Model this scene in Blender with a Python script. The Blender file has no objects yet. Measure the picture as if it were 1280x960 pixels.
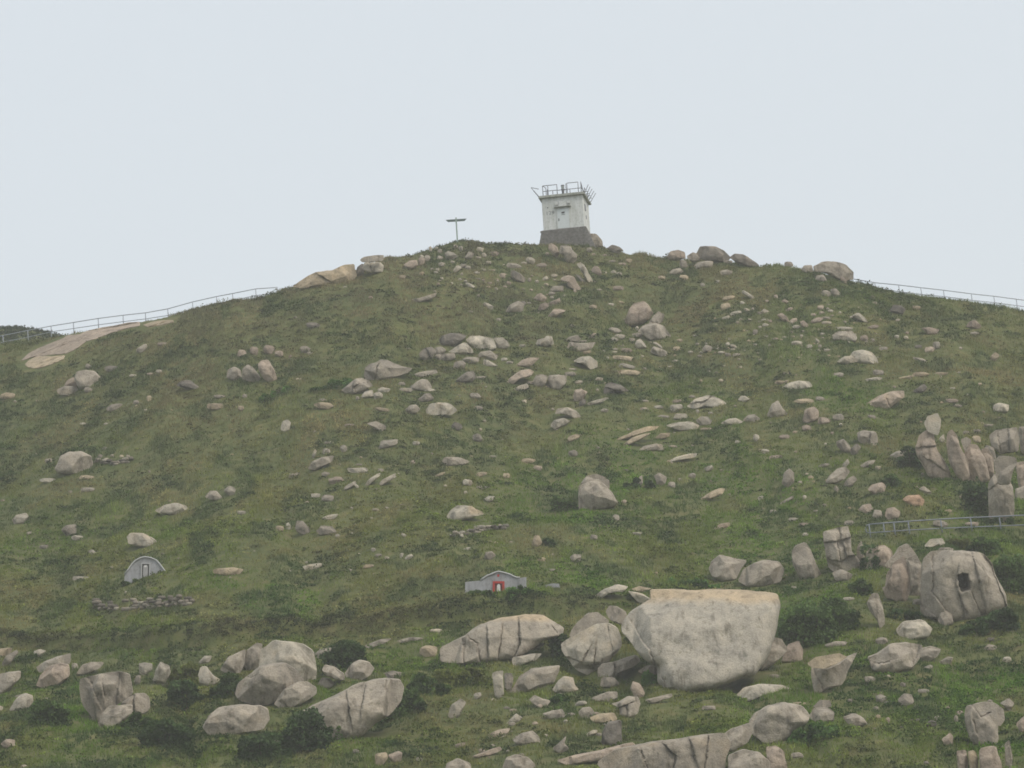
import bpy, math, random
import numpy as np
from mathutils import Vector, Matrix

random.seed(7)
rng = np.random.default_rng(11)
C = bpy.context.scene.collection
sc = bpy.context.scene
R = math.radians

# ------------------------------------------------------------------ camera
FPX = 157.0 / 36.0 * 1280.0
PITCH, ROLL = R(12.9), R(3.6)
CAM = np.array([0.0, 0.0, 3.0])
Fw = np.array([0.0, math.cos(PITCH), math.sin(PITCH)])
R0 = np.array([1.0, 0.0, 0.0])
U0 = np.array([0.0, -math.sin(PITCH), math.cos(PITCH)])
Rt = math.cos(ROLL) * R0 - math.sin(ROLL) * U0
Up = math.sin(ROLL) * R0 + math.cos(ROLL) * U0
cd = bpy.data.cameras.new('camera')
cam = bpy.data.objects.new('camera', cd)
C.objects.link(cam)
cd.lens = 157.0
cd.sensor_width = 36.0
cd.clip_start = 0.5
cd.clip_end = 20000.0
m = Matrix.Identity(4)
for i in range(3):
    m[i][0] = Rt[i]; m[i][1] = Up[i]; m[i][2] = -Fw[i]; m[i][3] = CAM[i]
cam.matrix_world = m
sc.camera = cam

# ------------------------------------------------------------------ sky, sun, exposure
SUN_EL, SUN_AZ = R(52), R(125)       # soft light from high on the camera's right
w = bpy.data.worlds.new('World')
sc.world = w
w.use_nodes = True
nt = w.node_tree
nt.nodes.clear()
out = nt.nodes.new('ShaderNodeOutputWorld')
sky = nt.nodes.new('ShaderNodeTexSky')
sky.sky_type = 'NISHITA'
sky.sun_disc = False
sky.sun_elevation = SUN_EL
sky.sun_rotation = SUN_AZ
sky.dust_density = 6.0
sky.air_density = 1.2
bg1 = nt.nodes.new('ShaderNodeBackground')
bg1.inputs['Strength'].default_value = 0.05
nt.links.new(sky.outputs[0], bg1.inputs['Color'])
bg2 = nt.nodes.new('ShaderNodeBackground')   # the even cloud layer
bg2.inputs['Color'].default_value = (0.690, 0.726, 0.745, 1)
bg2.inputs['Strength'].default_value = 0.93
add = nt.nodes.new('ShaderNodeAddShader')
nt.links.new(bg1.outputs[0], add.inputs[0])
nt.links.new(bg2.outputs[0], add.inputs[1])
nt.links.new(add.outputs[0], out.inputs['Surface'])

sd = bpy.data.lights.new('sun', 'SUN')
sd.energy = 1.3
sd.angle = R(18)
sd.color = (1.0, 0.96, 0.90)
so = bpy.data.objects.new('sun', sd)
C.objects.link(so)
# direction towards the sun: sky sun_rotation is clockwise from +Y seen from above
sv = Vector((math.sin(SUN_AZ) * math.cos(SUN_EL), math.cos(SUN_AZ) * math.cos(SUN_EL), math.sin(SUN_EL)))
so.rotation_euler = sv.to_track_quat('Z', 'Y').to_euler()
so.location = (-60, 100, 200)

sc.view_settings.view_transform = 'Standard'
sc.view_settings.look = 'None'
sc.view_settings.gamma = 1.0
sc.view_settings.use_curve_mapping = False
sc.view_settings.exposure = 0.0
sc.render.engine = 'CYCLES'
sc.cycles.use_denoising = True
sc.cycles.max_bounces = 4
sc.cycles.diffuse_bounces = 2
sc.cycles.volume_bounces = 1
sc.cycles.filter_width = 1.7

# ------------------------------------------------------------------ noise and terrain
def _hash(ix, iy, seed):
    h = (ix.astype(np.int64) * 374761393 + iy.astype(np.int64) * 668265263 + seed * 1442695041) & 0xFFFFFFFF
    h = ((h ^ (h >> 13)) * 1274126177) & 0xFFFFFFFF
    h = h ^ (h >> 16)
    return (h & 0xFFFF) / 65535.0

def vnoise(x, y, seed=0):
    x = np.asarray(x, float); y = np.asarray(y, float)
    ix = np.floor(x); iy = np.floor(y)
    fx = x - ix; fy = y - iy
    fx = fx * fx * (3 - 2 * fx); fy = fy * fy * (3 - 2 * fy)
    a = _hash(ix, iy, seed); b = _hash(ix + 1, iy, seed)
    c = _hash(ix, iy + 1, seed); d = _hash(ix + 1, iy + 1, seed)
    return (a + (b - a) * fx) * (1 - fy) + (c + (d - c) * fx) * fy

def fbm(x, y, seed=0, oct=3):
    s = 0; a = 1; t = 0
    for k in range(oct):
        s = s + a * (vnoise(x * 2 ** k, y * 2 ** k, seed + k * 17) - 0.5); t += a; a *= 0.5
    return s / t * 2

def noise3(p, seed):
    """smooth 3-D value noise for rock surfaces, about -1..1"""
    s = 0
    for k, a in ((0, 1.0), (1, 0.5)):
        q = p * 2 ** k
        iz = np.floor(q[:, 2]); fz = q[:, 2] - iz; fz = fz * fz * (3 - 2 * fz)
        def layer(z): return vnoise(q[:, 0] + 37.0 * (z % 61), q[:, 1] + 17.0 * (z % 53), seed + k * 7)
        s = s + a * ((layer(iz) * (1 - fz) + layer(iz + 1) * fz) - 0.5)
    return s * 1.7

def ray(px, py):
    px = np.asarray(px, float); py = np.asarray(py, float)
    a = ((px - 640.0) / FPX)[..., None]; b = (-(py - 480.0) / FPX)[..., None]
    return Fw + a * Rt + b * Up

SKY = [(-260, 455), (-60, 436), (0, 430), (35, 427), (64, 423), (92, 416), (123, 411), (154, 406), (182, 400), (210, 395), (241, 387),
       (271, 379), (291, 376), (320, 372), (348, 364), (370, 358), (400, 351), (440, 340), (465, 330), (485, 320),
       (500, 321), (515, 318), (530, 314), (545, 309), (560, 304), (571, 301), (583, 300), (598, 302), (606, 305),
       (625, 305), (650, 306), (674, 306), (700, 304), (740, 305), (752, 308), (775, 313), (785, 317), (800, 316),
       (820, 321), (860, 324), (905, 325), (945, 333), (975, 332), (1000, 335), (1060, 349), (1075, 353),
       (1094, 359), (1124, 366), (1152, 370), (1180, 372), (1200, 375), (1215, 377), (1243, 382), (1271, 387),
       (1290, 390), (1400, 408), (1560, 440)]
_sp = np.array(SKY, float)
_sd = ray(_sp[:, 0], _sp[:, 1])
SKU = _sd[:, 0] / _sd[:, 1]
SKE = _sd[:, 2] / _sd[:, 1]
EB = math.tan(R(8.0))
YB = 250.0

def yridge(u):
    return 402.0 + 10.0 * np.sin(np.asarray(u) * 40.0 + 0.5) + 60 * np.clip(np.abs(u) - 0.12, 0, 1)

def es(u):
    u = np.asarray(u, float)
    e = np.interp(u, SKU, SKE)
    lo = u < SKU[0]; hi = u > SKU[-1]
    e = np.where(lo, np.maximum(SKE[0] - (SKU[0] - u) * 0.35, 0.05), e)
    e = np.where(hi, np.maximum(SKE[-1] - (u - SKU[-1]) * 0.35, 0.05), e)
    return e

BU, BY = np.array([-0.2, 0.2]), np.array([120.0, 120.0])
def bench(u):          # distance of the terrace that crosses the lower slope
    return np.interp(u, BU, BY)

def hz(x, y):
    x = np.asarray(x, float); y = np.asarray(y, float)
    yy = np.maximum(y, 60.0)
    u = x / yy
    yr = yridge(u)
    e1 = es(u)
    s = (yy - YB) / (yr - YB)
    # profile: nearly even, rounding off on the last metres before the crest
    sc_ = np.clip(s, -2, 1)
    g = sc_ - 0.055 * np.clip((sc_ - 0.9) / 0.1, 0, 1) ** 2 * 0.5
    g = g / (1 - 0.0275)
    e = EB + (e1 - EB) * g
    z = CAM[2] + e * yy
    # lower apron down to the shore
    zb = CAM[2] + EB * YB
    low = yy < YB
    slope0 = EB + YB * (e1 - EB) / (yr - YB)
    z = np.where(low, zb + (yy - YB) * slope0, z)
    # behind the crest
    past = yy > yr
    zr = CAM[2] + e1 * yr
    d = yy - yr
    z = np.where(past, zr + 0.04 * d - 0.018 * np.minimum(d, 12) ** 2 - np.maximum(d - 12, 0) * 0.38, z)
    fade = np.clip((yy - 185) / 25, 0, 1) * np.clip((640 - yy) / 60, 0, 1)
    near = np.clip((yr - yy) / 25.0, 0.12, 1)
    near = np.where(past, 0.12, near)
    z = z + near * fade * (1.25 * fbm(x / 15.0, y / 24.0, 3) + 0.26 * fbm(x / 2.6, y / 4.2, 21) - 0.5 * np.exp(-(fbm(x / 11.0 + y / 60.0, y / 50.0, 61) / 0.10) ** 2))
    db = yy - bench(u)
    z = z + fade * np.clip((27 - np.abs(x + 15)) / 10, 0, 1) * (-1.25 * np.exp(-((db + 0.3) / 0.9) ** 2) + 0.65 * np.exp(-((db - 1.9) / 1.2) ** 2)) * (0.6 + 0.6 * vnoise(x / 5, y / 5, 5))
    return np.maximum(z, -3.0)

def cast(px, py, y0=205.0, y1=None):
    """where the sight line of a photo point meets the hillside (x, y, z)"""
    px = np.atleast_1d(np.asarray(px, float)); py = np.atleast_1d(np.asarray(py, float))
    d = ray(px, py); d = d / d[:, 1:2]
    ys = np.arange(y0, 440.0, 0.2)
    outp = np.zeros((len(px), 3))
    for i in range(len(px)):
        X = CAM[0] + d[i, 0] * ys; Z = CAM[2] + d[i, 2] * ys
        hit = np.nonzero(hz(X, ys) >= Z)[0]
        k = hit[0] if len(hit) else int((yridge(d[i, 0]) - y0) / 0.2)
        outp[i] = (X[k], ys[k], hz(X[k:k + 1], ys[k:k + 1])[0])
    return outp

def project(P):
    q = P - CAM
    f = q @ Fw
    return 640 + FPX * (q @ Rt) / f, 480 - FPX * (q @ Up) / f, f

_tb = cast([-20, 60, 120, 200, 270, 340, 430, 500, 560, 640, 700, 760], [806, 807, 806, 803, 800, 792, 788, 781, 776, 771, 765, 757])
BU = _tb[:, 0] / _tb[:, 1]; BY = _tb[:, 1]
_o = np.argsort(BU); BU = BU[_o]; BY = BY[_o]

# ------------------------------------------------------------------ object helpers
def tag(o, label=None, cat=None, group=None, kind=None):
    if label: o['label'] = label
    if cat: o['category'] = cat
    if group: o['group'] = group
    if kind: o['kind'] = kind
    return o

def mesh_np(name, V, F, mat, col=None, smooth=True, parent=None, loc=None):
    """V (n,3); F list/array of quads or tris of equal size"""
    V = np.asarray(V, np.float32); F = np.asarray(F, np.int32)
    me = bpy.data.meshes.new(name)
    me.vertices.add(len(V))
    me.vertices.foreach_set('co', V.ravel())
    k = F.shape[1]
    me.loops.add(F.size)
    me.loops.foreach_set('vertex_index', F.ravel())
    me.polygons.add(len(F))
    me.polygons.foreach_set('loop_start', np.arange(len(F), dtype=np.int32) * k)
    try:
        me.polygons.foreach_set('loop_total', np.full(len(F), k, np.int32))
    except Exception:
        pass
    if smooth:
        me.polygons.foreach_set('use_smooth', np.ones(len(F), bool))
    me.update(calc_edges=True)
    if col is not None:
        a = me.color_attributes.new('tint', 'FLOAT_COLOR', 'POINT')
        c4 = np.ones((len(V), 4), np.float32); c4[:, :3] = col
        a.data.foreach_set('color', c4.ravel())
    me.materials.append(mat)
    o = bpy.data.objects.new(name, me)
    C.objects.link(o)
    if parent is not None: o.parent = parent
    if loc is not None: o.location = loc
    return o

class MB:
    """collects boxes, tubes and prisms into one mesh"""
    def __init__(s): s.v = []; s.f = []
    def add(s, vs, fs):
        n = len(s.v); s.v += [tuple(p) for p in vs]; s.f += [tuple(i + n for i in f) for f in fs]
    def box(s, c, d, rot=None):
        vs = []
        for x in (-.5, .5):
            for y in (-.5, .5):
                for z in (-.5, .5):
                    v = Vector((x * d[0], y * d[1], z * d[2]))
                    if rot is not None: v = rot @ v
                    vs.append(Vector(c) + v)
        s.add(vs, [(0, 1, 3, 2), (4, 6, 7, 5), (0, 4, 5, 1), (2, 3, 7, 6), (0, 2, 6, 4), (1, 5, 7, 3)])
    def tube(s, pts, r, n=8):
        pts = [Vector(p) for p in pts]
        rings = []
        for i, p in enumerate(pts):
            t = (pts[min(i + 1, len(pts) - 1)] - pts[max(i - 1, 0)]).normalized()
            a = t.orthogonal().normalized() if abs(t.z) > .9 else t.cross(Vector((0, 0, 1))).normalized()
            b = t.cross(a)
            rings.append([p + r * (math.cos(2 * math.pi * k / n) * a + math.sin(2 * math.pi * k / n) * b) for k in range(n)])
        vs = [v for rg in rings for v in rg]
        fs = []
        for i in range(len(pts) - 1):
            for k in range(n):
                fs.append((i * n + k, i * n + (k + 1) % n, (i + 1) * n + (k + 1) % n, (i + 1) * n + k))
        fs.append(tuple(range(n - 1, -1, -1))); fs.append(tuple((len(pts) - 1) * n + k for k in range(n)))
        s.add(vs, fs)
    def prism(s, poly, y0, y1):
        """poly of (x, z) extruded along y"""
        n = len(poly)
        s.add([(x, y0, z) for x, z in poly] + [(x, y1, z) for x, z in poly],
              [tuple(range(n)), tuple(range(2 * n - 1, n - 1, -1))] + [(k, (k + 1) % n, n + (k + 1) % n, n + k)[::-1] for k in range(n)])
    def build(s, name, mat, parent=None, bevel=0.0, smooth=False):
        me = bpy.data.meshes.new(name)
        me.from_pydata(s.v, [], s.f); me.update()
        me.materials.append(mat)
        if smooth:
            me.polygons.foreach_set('use_smooth', np.ones(len(me.polygons), bool))
        o = bpy.data.objects.new(name, me); C.objects.link(o)
        if parent is not None: o.parent = parent
        if bevel:
            b = o.modifiers.new('bevel', 'BEVEL'); b.width = bevel; b.segments = 2; b.limit_method = 'ANGLE'
        return o

def empty(name, loc, rz=0.0):
    o = bpy.data.objects.new(name, None); C.objects.link(o)
    o.location = loc; o.rotation_euler = (0, 0, rz)
    return o

# ------------------------------------------------------------------ materials
def new_mat(name):
    mt = bpy.data.materials.new(name); mt.use_nodes = True
    n = mt.node_tree.nodes; b = n['Principled BSDF']
    b.inputs['Roughness'].default_value = 0.9
    b.inputs['Specular IOR Level'].default_value = 0.2
    return mt, mt.node_tree, b

def noise_node(t, coord, scale, detail=4, rough=0.6, vscale=None):
    n = t.nodes.new('ShaderNodeTexNoise')
    n.inputs['Scale'].default_value = scale; n.inputs['Detail'].default_value = detail; n.inputs['Roughness'].default_value = rough
    if vscale is not None:
        mp = t.nodes.new('ShaderNodeMapping'); mp.inputs['Scale'].default_value = vscale
        t.links.new(coord, mp.inputs['Vector']); coord = mp.outputs[0]
    t.links.new(coord, n.inputs['Vector'])
    return n.outputs['Fac']

def ramp(t, fac, stops):
    r = t.nodes.new('ShaderNodeValToRGB')
    e = r.color_ramp.elements
    while len(e) < len(stops): e.new(0.5)
    for k, (p, c) in enumerate(stops):
        e[k].position = p; e[k].color = (*c, 1) if len(c) == 3 else c
    t.links.new(fac, r.inputs[0])
    return r.outputs[0]

def mul(t, a, b, mode='MULTIPLY', fac=1.0):
    n = t.nodes.new('ShaderNodeMix'); n.data_type = 'RGBA'; n.blend_type = mode
    n.inputs['Factor'].default_value = fac
    t.links.new(a, n.inputs['A'])
    if isinstance(b, tuple): n.inputs['B'].default_value = (*b, 1)
    else: t.links.new(b, n.inputs['B'])
    return n.outputs['Result']

def bump(t, b, fac, strength, dist):
    n = t.nodes.new('ShaderNodeBump'); n.inputs['Strength'].default_value = strength; n.inputs['Distance'].default_value = dist
    t.links.new(fac, n.inputs['Height']); t.links.new(n.outputs[0], b.inputs['Normal'])

def granite_material():
    mt, t, b = new_mat('granite')
    at = t.nodes.new('ShaderNodeAttribute'); at.attribute_name = 'tint'
    tc = t.nodes.new('ShaderNodeTexCoord')
    g = t.nodes.new('ShaderNodeNewGeometry')
    pos = g.outputs['Position']
    n1 = noise_node(t, pos, 0.9, 5, 0.65)
    n2 = noise_node(t, pos, 1.0, 4, 0.6, (1.9, 1.9, 0.33))     # rain streaks
    n3 = noise_node(t, pos, 9.0, 3, 0.7)
    n4 = noise_node(t, pos, 2.7, 4, 0.7)
    c = mul(t, at.outputs['Color'], ramp(t, n1, [(0.28, (0.66, 0.67, 0.68)), (0.5, (0.98, 0.97, 0.96)), (0.72, (1.2, 1.18, 1.14))]))
    c = mul(t, c, ramp(t, n2, [(0.30, (0.48, 0.47, 0.44)), (0.45, (0.95, 0.95, 0.95)), (0.7, (1.08, 1.07, 1.05))]))
    c = mul(t, c, ramp(t, n4, [(0.30, (0.58, 0.60, 0.55)), (0.42, (1, 1, 1))]))
    c = mul(t, c, ramp(t, n3, [(0.3, (0.80, 0.80, 0.80)), (0.7, (1.16, 1.16, 1.16))]))
    t.links.new(c, b.inputs['Base Color'])
    bn = t.nodes.new('ShaderNodeMath'); bn.operation = 'ADD'
    t.links.new(n4, bn.inputs[0]); t.links.new(n3, bn.inputs[1])
    bump(t, b, bn.outputs[0], 0.5, 0.12)
    return mt

def leaf_material(name):
    mt, t, b = new_mat(name)
    at = t.nodes.new('ShaderNodeAttribute'); at.attribute_name = 'tint'
    t.links.new(at.outputs['Color'], b.inputs['Base Color'])
    b.inputs['Roughness'].default_value = 0.8
    tr = t.nodes.new('ShaderNodeBsdfTranslucent')
    t.links.new(at.outputs['Color'], tr.inputs['Color'])
    mx = t.nodes.new('ShaderNodeMixShader'); mx.inputs[0].default_value = 0.25
    t.links.new(b.outputs[0], mx.inputs[1]); t.links.new(tr.outputs[0], mx.inputs[2])
    t.links.new(mx.outputs[0], t.nodes['Material Output'].inputs['Surface'])
    return mt

def ground_material():
    mt, t, b = new_mat('hillside_turf')
    g = t.nodes.new('ShaderNodeNewGeometry'); pos = g.outputs['Position']
    n1 = noise_node(t, pos, 0.12, 5, 0.6)
    n2 = noise_node(t, pos, 0.9, 5, 0.7)
    c = ramp(t, n2, [(0.3, (0.055, 0.074, 0.020)), (0.5, (0.092, 0.108, 0.034)), (0.7, (0.145, 0.130, 0.060))])
    c = mul(t, c, ramp(t, n1, [(0.3, (0.8, 0.85, 0.8)), (0.7, (1.2, 1.1, 1.0))]))
    t.links.new(c, b.inputs['Base Color'])
    bump(t, b, n2, 0.6, 0.3)
    return mt

def flat_mat(name, colr, var=0.15, scale=3.0, rough=0.8, bumpd=0.0, metal=0.0):
    mt, t, b = new_mat(name)
    g = t.nodes.new('ShaderNodeTexCoord'); pos = g.outputs['Object']
    n = noise_node(t, pos, scale, 5, 0.65)
    lo = tuple(x * (1 - var) for x in colr); hi = tuple(x * (1 + var) for x in colr)
    t.links.new(ramp(t, n, [(0.3, lo), (0.7, hi)]), b.inputs['Base Color'])
    b.inputs['Roughness'].default_value = rough; b.inputs['Metallic'].default_value = metal
    if bumpd: bump(t, b, n, 0.5, bumpd)
    return mt

GRANITE = granite_material()
LEAF = leaf_material('leaf_green')
TURF = ground_material()

# ------------------------------------------------------------------ ground, sea, far hill
def grid_mesh(name, us, ys, mat, zfun=hz):
    U, Y = np.meshgrid(us, ys)
    X = U * Y
    Z = zfun(X, Y)
    V = np.stack([X.ravel(), Y.ravel(), Z.ravel()], 1)
    nu = len(us); ny = len(ys)
    i = np.arange(nu - 1)[None, :] + nu * np.arange(ny - 1)[:, None]
    F = np.stack([i, i + 1, i + 1 + nu, i + nu], -1).reshape(-1, 4)
    return mesh_np(name, V, F, mat)

us = np.concatenate([np.linspace(-0.75, -0.17, 50), np.linspace(-0.168, 0.168, 300), np.linspace(0.17, 0.75, 50)])
ys = np.concatenate([np.linspace(150, 222, 30), np.arange(223, 425, 0.55), np.linspace(427, 760, 90)])
tag(grid_mesh('hillside', us, ys, TURF), kind='structure')

mt, t, b = new_mat('sea_water')
b.inputs['Base Color'].default_value = (0.05, 0.09, 0.09, 1); b.inputs['Roughness'].default_value = 0.15
g = t.nodes.new('ShaderNodeNewGeometry')
bump(t, b, noise_node(t, g.outputs['Position'], 0.6, 4, 0.6), 0.4, 0.3)
q = MB(); q.add([(-9000, -9000, 0), (9000, -9000, 0), (9000, 9000, 0), (-9000, 9000, 0)], [(0, 1, 2, 3)])
tag(q.build('sea', mt), kind='structure')

def far_hill(name, px0, px1, rowf, D, thick):
    """a real hill behind the shoulder: dome cross-section whose crest follows rowf at distance D"""
    n = 70; mm = 24
    pxs = np.linspace(px0, px1, n)
    dd = ray(pxs, np.array([rowf(p) for p in pxs])); dd = dd / dd[:, 1:2]
    V = []
    for j in range(mm):
        a = -1 + 2 * j / (mm - 1)
        yv = D + a * thick
        x = dd[:, 0] * D + 0 * yv
        crest = CAM[2] + dd[:, 2] * D
        z = CAM[2] + dd[:, 2] * yv - 0.30 * thick * a * a * (1.6 if a > 0 else 1.0) - (0.5 * (yv - D) if a > 0 else 0)
        z = z + 0.35 * fbm(x / 3.0, np.full_like(x, yv / 3.0), 77) * (0.4 + abs(a))
        V.append(np.stack([x, np.full_like(x, yv), z], 1))
    V = np.concatenate(V)
    i = np.arange(n - 1)[None, :] + n * np.arange(mm - 1)[:, None]
    F = np.stack([i, i + 1, i + 1 + n, i + n], -1).reshape(-1, 4)
    return mesh_np(name, V, F, TURF)
FARX = [(-400, 470), (-120, 425), (-40, 412), (0, 410), (25, 409), (45, 412), (62, 416), (80, 421), (100, 428), (130, 440)]
FX = np.array(FARX, float)
def far_row(p): return float(np.interp(p, FX[:, 0], FX[:, 1]))
tag(far_hill('distant_hill', -400, 130, far_row, 500.0, 60.0), kind='structure')

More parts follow.
